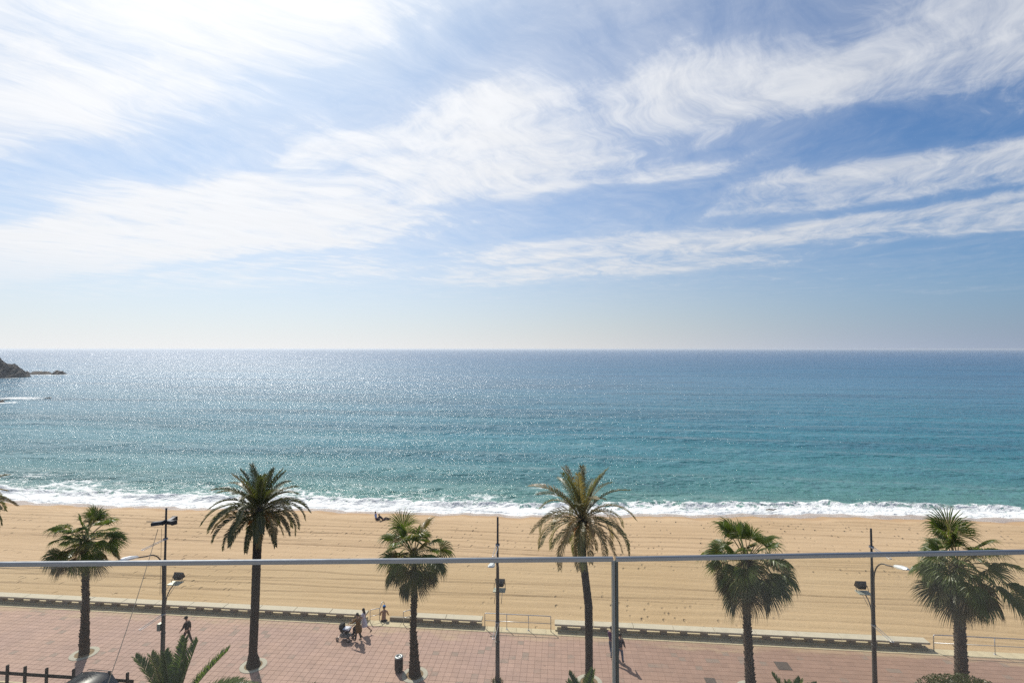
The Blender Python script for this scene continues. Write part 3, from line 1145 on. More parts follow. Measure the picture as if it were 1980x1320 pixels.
def fan_meshes(e_deg, var):
    key = (e_deg, var)
    if key not in FAN_SET:
        e = R(e_deg)
        bend = R({82: 8, 66: 16, 48: 26, 30: 34, 12: 38, -8: 36, -28: 30, -48: 22, -66: 12}[e_deg])
        old = e_deg < -20
        dr = {82: 0.55, 66: 0.75, 48: 0.95, 30: 1.05, 12: 1.1, -8: 1.1, -28: 1.2, -48: 1.2, -66: 1.0}[e_deg]
        pe, lf = fan_frond(e, bend, 1.15 + 0.1 * var, 1.0 + 0.06 * var, hash((e_deg, var, 3)) & 0xffff, dr, 1.7 if not old else 1.4)
        FAN_SET[key] = (pe, lf.mesh('blade', M['fan_leaf_old' if old else 'fan_leaf']))
    return FAN_SET[key]


def trunk_path(ctrl, depth):
    return [(at_depth(px, py, depth), w * depth / F / 2) for px, py, w in ctrl]


def resample(path, step):
    out = []
    for (a, ra), (b, rb) in zip(path, path[1:]):
        n = max(1, int((b - a).length / step))
        for k in range(n):
            out.append((a.lerp(b, k / n), ra + (rb - ra) * k / n))
    out.append(path[-1])
    return out


def palm_trunk(path, parent, mat, ridge, seed, boots=False, bootn=7):
    rd = random.Random(seed)
    if boots:
        path = [(p, max(r * 0.80, r - 0.05)) for p, r in path]
    rs = resample(path, 0.11)
    n = 18
    m = MB()
    vs, fs = [], []
    for i, (p, r) in enumerate(rs):
        for k in range(n):
            a = 2 * math.pi * k / n
            # spiral of leaf scars
            sc = ridge * max(0, math.sin(3 * a + i * 1.9)) + rd.uniform(-1, 1) * ridge * 0.45
            vs.append(p + Vector((math.cos(a), math.sin(a), 0)) * (r * (1 + sc)))
    for i in range(len(rs) - 1):
        for k in range(n):
            j = (k + 1) % n
            fs.append((i * n + k, i * n + j, (i + 1) * n + j, (i + 1) * n + k))
    fs.append(tuple((len(rs) - 1) * n + k for k in range(n)))
    m.add(vs, fs)
    base = rs[0][0]
    o = m.build('trunk', mat, parent)
    o.location = -parent.location
    if boots:
        b = MB()
        for i, (p, r) in enumerate(rs[3:-1]):
            for q in range(bootn):
                a = i * 2.399 + q * 2 * math.pi / bootn + rd.uniform(-0.2, 0.2)
                dv = Vector((math.cos(a), math.sin(a), 0))
                sd = Vector((-math.sin(a), math.cos(a), 0))
                rr = r * 0.97
                ln = rd.uniform(0.07, 0.19)
                tip = p + dv * (rr + rd.uniform(0.02, 0.095)) + Vector((0, 0, ln))
                w_ = rd.uniform(0.03, 0.06)
                b.add([p + dv * rr - sd * w_, p + dv * rr + sd * w_, tip + sd * w_ * 0.5, tip - sd * w_ * 0.5, p + dv * rr + Vector((0, 0, ln * 0.9))],
                      [(0, 1, 2, 3), (3, 2, 4), (0, 3, 4), (1, 4, 2)])
        bo = b.build('leaf_boots', M['boot'], parent)
        tag(bo, kind='stuff')
        bo.location = -parent.location
    return base


def tree_ring(loc, label):
    t = thing('tree_ring', label, 'planter', (loc.x, loc.y, 0), 0, 'stone rings round the palms')
    m = MB()
    m.lathe([(0.50, -0.1), (0.50, 0.022), (0.53, 0.030), (0.73, 0.030), (0.76, 0.018), (0.76, -0.02)], 40)
    m.build('kerb_ring', M['ring'], t)
    m = MB()
    n = 28
    vs = [(0, 0, 0.03)]
    fs = []
    for j, rr in enumerate((0.2, 0.36, 0.505)):
        for k in range(n):
            a = 2 * math.pi * k / n
            vs.append((rr * math.cos(a), rr * math.sin(a), (0.05, 0.025, 0.008)[j] + random.uniform(-0.008, 0.008)))
    for k in range(n):
        fs.append((0, 1 + k, 1 + (k + 1) % n))
    for j in range(2):
        for k in range(n):
            q = (k + 1) % n
            fs.append((1 + j * n + k, 1 + (j + 1) * n + k, 1 + (j + 1) * n + q, 1 + j * n + q))
    m.add(vs, fs)
    m.build('soil', M['soil'], t)


def date_palm(base, ctrl, label, seed, counts, dry=False, stalks=8, size=1.0):
    rd = random.Random(seed)
    depth = depth_of(base)
    path = trunk_path(ctrl, depth)
    path[0] = (Vector((base.x, base.y, -0.02)), path[0][1])
    t = thing('date_palm', label, 'palm tree', (base.x, base.y, 0), 0, 'date palms on the promenade')
    palm_trunk(path, t, M['trunk_date'], 0.055, seed, False)
    top, rt = path[-1]
    # swollen head of old leaf bases
    m = MB()
    rt2 = rt * 1.25
    m.lathe([(rt * 0.98, -0.55), (rt2, -0.25), (rt2 * 1.12, 0.0), (rt2 * 0.9, 0.3), (rt2 * 0.35, 0.6), (0.01, 0.7)], 14)
    o = m.build('crown_base', M['fibre'], t, True)
    o.location = top - t.location
    az = rd.uniform(0, 6.28)
    for e, cnt in counts:
        for i in range(cnt):
            az += 2.399963
            var = rd.randrange(3)
            ra, lf = date_meshes(e, var, dry)
            f = link('frond', lf, t)
            f.location = top - t.location + Vector((math.cos(az) * rt * 0.5, math.sin(az) * rt * 0.5, 0.05 + 0.35 * (e + 45) / 125 - 0.1))
            f.rotation_euler = (rd.uniform(-0.25, 0.25), rd.uniform(-0.10, 0.10), az + rd.uniform(-0.15, 0.15))
            s = size * rd.uniform(0.86, 1.06)
            f.scale = (s, s, s)
            link('rachis', ra, f)
    for i in range(stalks):
        a = rd.uniform(0, 6.28)
        m = MB()
        pts, _ = frond_path(R(rd.uniform(0, 40)), R(90), rd.uniform(0.7, 1.1), 8)
        m.tube(pts, [0.03] * 5 + [0.05, 0.08, 0.09, 0.05], 6)
        o = m.build('fruit_stalk', M['stalk'], t, True)
        o.location = top - t.location + Vector((0, 0, -0.1))
        o.rotation_euler = (0, 0, a)
    return t


def fan_palm(base, ctrl, label, seed, counts, scale=1.0, skew=(0, 0), fibre=None):
    rd = random.Random(seed)
    depth = depth_of(base)
    path = trunk_path(ctrl, depth)
    path[0] = (Vector((base.x, base.y, -0.02)), path[0][1])
    t = thing('fan_palm', label, 'palm tree', (base.x, base.y, 0), 0, 'fan palms on the promenade')
    palm_trunk(path, t, M['trunk_fan'], 0.05, seed, True)
    top, rt = path[-1]
    m = MB()
    m.lathe([(rt * 1.0, -0.5), (rt * 1.25, -0.2), (rt * 1.2, 0.1), (rt * 0.5, 0.4), (0.01, 0.5)], 12)
    o = m.build('crown_base', M['fibre'], t, True)
    o.location = top - t.location
    if fibre:
        (z0, z1, r_) = fibre
        m = MB()
        vs = []
        prof = []
        k = 10
        for i in range(k + 1):
            prof.append((r_ * (0.92 + 0.2 * rd.random()), z0 + (z1 - z0) * i / k))
        prof.append((r_ * 0.5, z1 + 0.02))
        m.lathe(prof, 16)
        m.v = [(x + rd.uniform(-.03, .03), y + rd.uniform(-.03, .03), z + rd.uniform(-.02, .02)) for x, y, z in m.v]
        o = m.build('fibre_sleeve', M['fibre'], t)
    az = rd.uniform(0, 6.28)
    for e, cnt in counts:
        for i in range(cnt):
            az += 2.399963
            var = rd.randrange(3)
            pe, lf = fan_meshes(e, var)
            f = link('frond', lf, t)
            f.location = top - t.location + Vector((math.cos(az) * rt * 0.5, math.sin(az) * rt * 0.5, 0.30 * (e + 66) / 148 - 0.05))
            s = scale * rd.uniform(0.78, 1.16)
            # leeward leaves are blown out further
            k = 1 + skew[0] * math.cos(az) + skew[1] * math.sin(az)
            f.scale = (s * k, s * (0.9 + 0.1 * k), s)
            f.rotation_euler = (rd.uniform(-0.55, 0.55), rd.uniform(-0.2, 0.2), az + rd.uniform(-0.3, 0.3))
            link('petiole', pe, f)
    return t


DC = [(80, 10), (62, 10), (45, 10), (28, 10), (12, 9), (-5, 8), (-25, 6)]
B = gp(490, 1286)
date_palm(B, [(490, 1286, 26), (489, 1262, 15), (493, 1180, 15), (496, 1090, 15), (500, 994, 16)],
          'tall dark date palm with a full crown, left of the pram', 3, DC, False, 8, 0.90)
tree_ring(B, 'round stone ring at the foot of the dark date palm')
B = gp(1139, 1319)
date_palm(B, [(1138, 1319, 15), (1139, 1260, 14), (1138, 1170, 15), (1131, 1110, 14), (1127, 1075, 13), (1125, 1010, 15)],
          'tall date palm with a sparse yellowing crown, near the middle of the promenade', 8,
          [(80, 10), (62, 9), (45, 7), (28, 7), (12, 7), (-5, 6), (-25, 5), (-45, 2)], True, 12, 1.04)
tree_ring(B, 'round stone ring at the foot of the sparse date palm')
B = to_world(-37.1, 34.0)
B = Vector((B[0], B[1], 0))
date_palm(B, [(-90, 1227, 24), (-91, 1190, 17), (-91, 1080, 17), (-91, 990, 17)],
          'date palm at the left edge, only its frond tips in view', 14, DC)

FC = [(82, 3), (66, 5), (48, 6), (30, 7), (12, 8), (-8, 8), (-28, 7), (-48, 6), (-66, 4)]
B = gp(163, 1263)
fan_palm(B, [(163, 1263, 20), (163, 1230, 17), (166, 1160, 13), (165, 1100, 12), (163, 1050, 14)],
         'fan palm with a shaggy dark trunk foot at the left', 21, FC[:-2] + [(-48, 3)], 0.98, (0.05, 0), (0.3, 1.9, 0.235))
tree_ring(B, 'round stone ring at the foot of the leftmost fan palm')
B = gp(802, 1304)
fan_palm(B, [(803, 1305, 27), (801, 1275, 20), (799, 1220, 13), (801, 1150, 12), (800, 1075, 13)],
         'fan palm with a flared trunk foot beside the litter bin', 33, FC, 0.98)
tree_ring(B, 'round stone ring at the foot of the fan palm by the litter bin')
B = gp(1452, 1332)
fan_palm(B, [(1452, 1332, 22), (1449, 1290, 19), (1445, 1210, 16), (1443, 1150, 17), (1444, 1088, 18)],
         'leafy fan palm with a rough trunk between the post and the right lamp', 45, FC[:4] + [(12, 9), (-8, 9), (-28, 9), (-48, 9), (-66, 5)], 1.14, (0.05, 0))
tree_ring(B, 'round stone ring at the foot of the fan palm before the long seating wall')
B = gp(1859, 1330)
fan_palm(B, [(1860, 1330, 25), (1859, 1290, 23), (1856, 1220, 20), (1853, 1160, 21), (1850, 1098, 20)],
         'large windblown fan palm at the right, behind the clipped hedge', 57, FC[:4] + [(12, 9), (-8, 9), (-28, 9), (-48, 9), (-66, 5)], 1.16, (0.24, -0.1))
tree_ring(B, 'round stone ring at the foot of the right-hand fan palm')

# young feather palms on the roadside verge, crowns just reaching into view
def young_palm(loc, zc, label, seed, fronds, length=2.3, leaf=0.42):
    rd = random.Random(seed)
    t = thing('young_palm', label, 'palm tree', (loc[0], loc[1], -0.12), 0, 'young palms on the roadside')
    m = MB()
    m.lathe([(0.30, 0.0), (0.26, 0.3), (0.24, zc * 0.6), (0.28, zc), (0.12, zc + 0.35), (0.01, zc + 0.4)], 14)
    m.v = [(x * rd.uniform(0.93, 1.07), y * rd.uniform(0.93, 1.07), z) for x, y, z in m.v]
    m.build('trunk', M['trunk_date'], t)
    for i, (az, e, bend, k) in enumerate(fronds):
        ra, lf = date_frond(R(e), R(bend), length * k, seed * 100 + i, leaf, 84, 0.75, 0.12, 0.10, 0.026)
        f = link('frond', lf.mesh('frond', M['young_leaf']), t)
        f.location = (0, 0, zc)
        f.rotation_euler = (0, 0, R(az))
        link('rachis', ra, f)
    return t


D1 = 22.5
x, y = to_world((352 - 990) / F * D1, D1)
young_palm((x, y), 3.35, 'young feather palm rising in front of the left lamp post', 5,
           [(172, 56, 20, 1.12), (165, 66, 18, 1.0), (150, 74, 14, 0.95), (100, 78, 10, 1.10), (60, 76, 10, 1.08), (12, 58, 16, 1.26), (5, 44, 36, 1.2), (-6, 44, 50, 1.75),
            (190, 40, 50, 1.0), (220, 55, 40, 1.0), (260, 50, 50, 1.0), (300, 50, 50, 1.0), (335, 40, 55, 1.05)], 2.75, 0.58)
D1 = 24.5
x, y = to_world((1128 - 990) / F * D1, D1)
young_palm((x, y), 2.2, 'young feather palm at the bottom edge by the sparse date palm', 6,
           [(160, 70, 16, 1.0), (140, 55, 30, 0.8), (50, 74, 12, 1.02), (80, 60, 20, 0.8), (10, 50, 40, 0.9), (200, 50, 40, 0.9), (250, 50, 45, 0.9), (300, 50, 45, 0.9)], 1.75)
x, y = to_world((1518 - 990) / F * D1, D1)
young_palm((x, y), 2.2, 'young feather palm at the bottom edge right of a fan palm trunk', 7,
           [(165, 68, 14, 1.02), (175, 55, 25, 0.85), (40, 66, 18, 0.85), (10, 58, 30, 1.0), (90, 70, 18, 0.7), (210, 50, 40, 0.9), (260, 50, 45, 0.9), (320, 50, 45, 0.9)], 1.7)

# clipped hedge and round shrub on the verge
def clipped(name, label, loc, rx, ry, h, mat, n, seed, leaf=0.055, cat='shrub'):
    rd = random.Random(seed)
    t = thing(name, label, cat, loc)
    m = MB()
    for i in range(7):
        a = i * 0.9
        m.tube([(0.05 * math.cos(a), 0.05 * math.sin(a), 0), (rx * 0.3 * math.cos(a), ry * 0.3 * math.sin(a), h * 0.5), (rx * 0.6 * math.cos(a), ry * 0.6 * math.sin(a), h * 0.78)], [0.03, 0.02, 0.008], 5)
    m.build('stems', M['twig'], t)
    b = MB()
    for i in range(n):
        a = rd.uniform(0, 2 * math.pi)
        s = rd.random()
        zc = rd.uniform(-0.25, 1.0)
        rr = math.sqrt(max(0, 1 - max(zc, 0) ** 2.6))
        k = 1 - abs(rd.gauss(0, 0.06)) + 0.05 * math.sin(a * 7 + zc * 5)
        p = Vector((rx * rr * math.cos(a) * k, ry * rr * math.sin(a) * k, h * (0.45 + 0.55 * zc * k)))
        if zc > 0.86:
            q = math.sqrt(rd.random())
            p = Vector((rx * q * math.cos(a), ry * q * math.sin(a), h * (1.0 - 0.16 * q ** 4 - abs(rd.gauss(0, 0.025)) + 0.02 * math.sin(p.x * 6))))
        u = Vector((rd.gauss(0, 1), rd.gauss(0, 1), rd.gauss(0.3, 1))).normalized()
        v = u.cross(Vector((rd.gauss(0, 1), rd.gauss(0, 1), rd.gauss(0, 1)))).normalized()
        l = leaf * rd.uniform(0.7, 1.4)
        b.add([p - v * l * 0.35, p + u * l, p + v * l * 0.35, p - u * l * 0.6], [(0, 1, 2, 3)])
    tag(b.build('foliage', mat, t), kind='stuff')
    return t


D1 = 25.0
x, y = to_world((1836 - 990) / F * D1, D1)
clipped('clipped_hedge', 'clipped dark green hedge in front of the right fan palm', (x, y, 0), 1.95, 0.95, 3.3, M['hedge_leaf'], 17000, 3, 0.06, 'hedge')
D1 = 27.0
x, y = to_world((606 - 990) / F * D1, D1)
clipped('round_shrub', 'small round yellow-green shrub at the bottom edge', (x, y, 0), 0.66, 0.62, 1.66, M['shrub_leaf'], 5000, 4, 0.055)

# ------------------------------------------------------------------ lamp posts
def lamp_post(base, top_z, label, seed, extras=False):
    rd = random.Random(seed)
    t = thing('lamp_post', label, 'lamp post', (base.x, base.y, 0), 0, 'lamp posts on the promenade')
    m = MB()
    m.lathe([(0.20, 0.0), (0.20, 0.03), (0.135, 0.05), (0.125, 0.6), (0.115, 2.2), (0.135, 2.21), (0.135, 2.29), (0.11, 2.3), (0.10, 5.0), (0.085, 6.4), (0.062, 6.6), (0.055, top_z - 0.1), (0.05, top_z), (0.0, top_z)], 14)
    m.build('mast', M['pole'], t, False)
    # street lantern on a swept arm over the road (towards the hotel)
    m = MB()
    pts = [(0.0, -0.10, 4.5), (0.0, -0.15, 4.7), (0.0, -0.16, 5.9)]
    for k in range(1, 9):
        a = k / 8 * R(88)
        pts.append((0.0, -0.16 - 1.25 * (1 - math.cos(a)), 5.9 + 1.35 * math.sin(a)))
    pts += [(0.0, -1.75, 7.36), (0.0, -2.1, 7.46)]
    m.tube(pts, 0.036, 8)
    m.build('lantern_arm', M['pole'], t, True)
    m = MB()
    mt = Matrix.Translation((0, -2.0, 7.46)) @ Matrix.Rotation(R(-14), 4, 'X')
    prof = [(0.0, 0.05, 0.05), (-0.12, 0.10, 0.09), (-0.5, 0.17, 0.12), (-0.95, 0.17, 0.10), (-1.12, 0.09, 0.06)]
    vs, fs = [], []
    for (yy, hw, hh) in prof:
        for (sx, sz) in ((-1, -0.35), (1, -0.35), (1, 0.25), (0.5, 1), (-0.5, 1), (-1, 0.25)):
            vs.append(mt @ Vector((hw * sx, yy, hh * sz)))
    for i in range(len(prof) - 1):
        for k in range(6):
            j = (k + 1) % 6
            fs.append((i * 6 + k, i * 6 + j, (i + 1) * 6 + j, (i + 1) * 6 + k))
    fs += [tuple(range(6)), tuple(range(24, 30))[::-1]]
    m.add(vs, fs)
    lan = m.build('lantern', M['lamp_white'], t)
    m = MB()
    m.box(-0.12, 0.12, -0.92, -0.35, -0.052, -0.044, mt)
    m.build('lens', M['lens'], lan)
    # banner brackets: two long U loops
    for z in (3.35, 7.72):
        m = MB()
        m.tube(bent([(-0.075, -0.05, z), (-0.075, -1.72, z), (0.075, -1.72, z), (0.075, -0.05, z)], 0.06), 0.017, 6)
        m.lathe([(0.125, -0.05), (0.13, -0.04), (0.13, 0.04), (0.125, 0.05)], 12, (0, 0, z))
        m.build('banner_bracket', M['steel'], t, True)
    # floodlights on a plate facing the beach
    m = MB()
    pts = [(0.0, 0.12, 3.4), (0.0, 0.15, 3.9)]
    for k in range(1, 7):
        a = k / 6 * R(80)
        pts.append((0.0, 0.15 + 0.85 * (1 - math.cos(a)), 3.9 + 0.85 * math.sin(a)))
    m.tube(pts, 0.03, 8)
    m.tube([(-0.2, 0.08, 4.35), (-0.2, 0.62, 4.72)], 0.014, 6)
    m.tube([(0.2, 0.08, 4.35), (0.2, 0.62, 4.72)], 0.014, 6)
    m.build('flood_arm', M['pole'], t, True)
    m = MB()
    m.cbox(-0.36, 0.36, 0.62, 1.15, 4.72, 4.76, 0.006)
    m.build('flood_plate', M['plate'], t)
    m = MB()
    mt = Matrix.Translation((0.0, 1.1, 5.05)) @ Matrix.Rotation(R(28), 4, 'X')
    vs = [mt @ Vector(p) for p in ((-0.30, 0.16, -0.19), (0.30, 0.16, -0.19), (0.30, 0.16, 0.19), (-0.30, 0.16, 0.19),
                                   (-0.20, -0.16, -0.12), (0.20, -0.16, -0.12), (0.20, -0.16, 0.12), (-0.20, -0.16, 0.12))]
    m.add(vs, [(3, 2, 1, 0), (4, 5, 6, 7), (0, 1, 5, 4), (1, 2, 6, 5), (2, 3, 7, 6), (3, 0, 4, 7)])
    for k in range(5):
        m.box(-0.18 + k * 0.085, -0.165 + k * 0.085, -0.19, 0.10, 0.12, 0.20, mt)
    fl = m.build('floodlight', M['dark_metal'], t)
    m = MB()
    m.box(-0.27, 0.27, 0.162, 0.17, -0.165, 0.165, mt)
    m.build('lens', M['lens'], fl)
    m = MB()
    m.tube([(-0.33, 0.95, 4.76), (-0.33, 1.1, 5.05)], 0.016, 6)
    m.tube([(0.33, 0.95, 4.76), (0.33, 1.1, 5.05)], 0.016, 6)
    m.build('yoke', M['dark_metal'], t)
    if extras:
        # loudspeakers and a small camera near the mast head, meter box below
        for (yy, xx, rot, ln) in ((-0.28, -0.30, 10, 0.62), (0.30, 0.10, 92, 0.55), (-0.05, 0.38, -25, 0.62)):
            m = MB()
            mt = Matrix.Translation((xx, yy, 8.72)) @ Matrix.Rotation(R(rot), 4, 'Z') @ Matrix.Rotation(R(-6), 4, 'Y')
            m.cbox(-ln / 2, ln / 2, -0.13, 0.13, -0.10, 0.10, 0.03, mt)
            m.box(ln / 2, ln / 2 + 0.05, -0.155, 0.155, -0.125, 0.125, mt)
            m.build('loudspeaker', M['dark_metal'], t)
        m = MB()
        m.tube([(0, 0, 8.72), (-0.95, -0.35, 8.82)], 0.025, 6)
        m.tube([(-0.35, -0.28, 8.66), (0.42, 0.1, 8.66)], 0.03, 6)
        m.build('speaker_bracket', M['dark_metal'], t, True)
        m = MB()
        m.cbox(-0.30, -0.10, -0.14, 0.12, 2.42, 2.82, 0.01)
        m.build('meter_box', M['plate'], t)
        m = MB()
        m.tube([(0.10, -0.10, 5.4), (0.10, -0.10, 6.5)], 0.05, 8)
        m.build('conduit', M['pole'], t, True)
    return t


LB = gp(313.5, 1299)
lamp_post(LB, 9.55, 'lamp post with loudspeakers at its head, left', 1, True)
MB_ = gp(962, 1318)
lamp_post(MB_, 9.3, 'lamp post standing in front of the short railing, in the middle', 2)
RB_ = gp(1692, 1325)
lamp_post(RB_, 8.75, 'lamp post with swept lantern arm, at the right', 3)

# weeds round the foot of the middle post
m = MB()
rd = random.Random(2)
for i in range(160):
    a, r_ = rd.uniform(0, 6.28), rd.uniform(0.16, 0.34)
    p = Vector((math.cos(a) * r_, math.sin(a) * r_, 0.0))
    q = Vector((math.cos(a + 1.5), math.sin(a + 1.5), 0)) * 0.02
    tip = p + Vector((rd.gauss(0, 0.06), rd.gauss(0, 0.06), rd.uniform(0.05, 0.2)))
    m.add([p - q, p + q, tip], [(0, 1, 2)])
o = m.build('weeds', M['hedge_leaf'])
o.location = (MB_.x, MB_.y, 0.003)
tag(o, 'small weeds round the foot of the middle lamp post', 'weeds', kind='stuff')


def sag(a, b, drop, n=22):
    a, b = Vector(a), Vector(b)
    return [a.lerp(b, i / n) + Vector((0, 0, -drop * 4 * (i / n) * (1 - i / n))) for i in range(n + 1)]


def cable(a, b, drop, label, r=0.016):
    m = MB()
    pts = sag(a, b, drop)
    o0 = Vector(pts[0])
    m.tube([p - o0 for p in pts], r, 5)
    o = m.build('cable', M['cable'], None, True)
    o.location = o0
    tag(o, label, 'cable', 'cables on the left lamp post')


lt = LB + Vector((0, 0, 8.55))
cable(LB + Vector((-0.25, -0.3, 8.4)), at_depth(200, 1345, 20.5), 0.25, 'cable running from the left lamp post down to the bottom edge')
cable(LB + Vector((-0.1, -1.9, 7.45)), at_depth(-120, 1085, 26.5), 0.5, 'cable sagging from the left lantern past the fan palm to the left edge')
cable(LB + Vector((-0.1, -0.2, 8.4)), LB + Vector((-0.02, -0.3, 4.6)), 0.0, 'short cable hanging close to the left lamp mast', 0.010)

# ------------------------------------------------------------------ litter bin
B = gp(771, 1297)
t = thing('litter_bin', 'black cylindrical litter bin by a fan palm', 'bin', (B.x, B.y, 0))
t.scale = (0.92, 0.92, 0.92)
m = MB()
m.lathe([(0.0, 0.005), (0.22, 0.005), (0.23, 0.05), (0.235, 0.10), (0.255, 0.10), (0.255, 0.80), (0.262, 0.82), (0.262, 0.86), (0.2, 0.86)], 24)
m.build('body', M['bin'], t)
for k in range(12):
    a = 2 * math.pi * k / 12
    m = MB()
    mt = Matrix.Rotation(a, 4, 'Z')
    m.box(0.256, 0.266, -0.045, 0.045, 0.14, 0.76, mt)
    m.build('slat', M['bin'], t)
m = MB()
m.lathe([(0.27, 0.87), (0.275, 0.90), (0.25, 0.95), (0.14, 0.965), (0.135, 0.93), (0.0, 0.93)], 24)
m.build('rim', M['bin_lid'], t, True)

# utility covers let into the paving
for (px, py, w_, d_, lab) in ((1514, 1286.5, 0.80, 0.80, 'dark square iron cover in the paving right of a fan palm'),
                              (1374, 1316, 0.60, 0.60, 'dark iron cover at the bottom edge left of a fan palm'),
                              (953, 1229.5, 0.40, 0.16, 'small drain grate at the kerb by the short railing')):
    B = gp(px, py)
    t = thing('utility_cover', lab, 'cover', (B.x, B.y, 0))
    m = MB()
    m.cbox(-w_ / 2, w_ / 2, -d_ / 2, d_ / 2, -0.02, 0.010, 0.004)
    m.build('frame', M['cover'], t)
    m = MB()
    m.cbox(-w_ / 2 + 0.04, w_ / 2 - 0.04, -d_ / 2 + 0.03, d_ / 2 - 0.03, 0.0, 0.015, 0.003)
    m.build('lid', M['cover'], t)

# ------------------------------------------------------------------ roadside fence, bottom left
fv = gp(100, 1319, 0.25).y - 0.12
t = thing('roadside_fence', 'low dark timber fence at the bottom left', 'fence', (gp(60, 1319, 0.2).x, fv, 0))
fx = t.location.x
zr = 0.72
post_px = (-70, 9, 47, 93, 150, 224, 262)
us = []
for px in post_px:
    u_ = at_depth(px, 1310, depth_of((fx, fv)) - 0.05 * 0).x
    us.append(u_)
for u_ in us:
    m = MB()
    m.cbox(-0.05, 0.05, -0.06, 0.06, 0.0, 1.12 + random.uniform(-0.03, 0.03), 0.015)
    o = m.build('post', M['fence'], t)
    o.location = (u_ - fx, 0, 0.01)
for z in (0.64,):
    m = MB()
    m.cbox(us[0] - fx - 0.3, us[-1] - fx + 0.3, 0.062, 0.10, z - 0.09, z + 0.09, 0.008)
    m.build('rail', M['fence'], t)

#@@PART4

# ------------------------------------------------------------------ people
SKIN = simple('skin', (0.42, 0.25, 0.17), 0.6, 0, 0.05, 8)
SKIN_TAN = simple('skin_tan', (0.36, 0.19, 0.12), 0.55, 0, 0.06, 8)
HAIR = simple('dark_hair', (0.018, 0.012, 0.010), 0.5, 0, 0.3, 30)


def cloth(name, col):
    return simple(name, col, 0.85, 0, 0.12, 14, 0.006, 25)


PENDING = []


def skin_mesh(name, verts, edges, mat, parent, sub=2):
    """skeleton -> smooth skinned surface; verts: list of (co, radius)"""
    bm = bmesh.new()
    lay = bm.verts.layers.skin.verify()
    vs = []
    for i, (co, r) in enumerate(verts):
        v = bm.verts.new(co)
        rr = r if isinstance(r, tuple) else (r, r)
        v[lay].radius = rr
        v[lay].use_root = (i == 0)
        vs.append(v)
    for a, b in edges:
        bm.edges.new((vs[a], vs[b]))
    me = bpy.data.meshes.new(name)
    bm.to_mesh(me)
    bm.free()
    me.materials.append(mat)
    o = link(name, me, parent)
    sk = o.modifiers.new('skin', 'SKIN')
    sk.use_smooth_shade = True
    sb = o.modifiers.new('sub', 'SUBSURF')
    sb.levels = sub
    sb.render_levels = sub
    PENDING.append(o)
    return o


def bake_pending():
    bpy.context.view_layer.update()
    dg = bpy.context.evaluated_depsgraph_get()
    done = []
    for o in PENDING:
        me = bpy.data.meshes.new_from_object(o.evaluated_get(dg))
        done.append((o, me))
    for o, me in done:
        mats = [m for m in o.data.materials]
        o.modifiers.clear()
        o.data = me
        if not me.materials:
            for m in mats:
                me.materials.append(m)
        me.polygons.foreach_set('use_smooth', [True] * len(me.polygons))
    PENDING.clear()


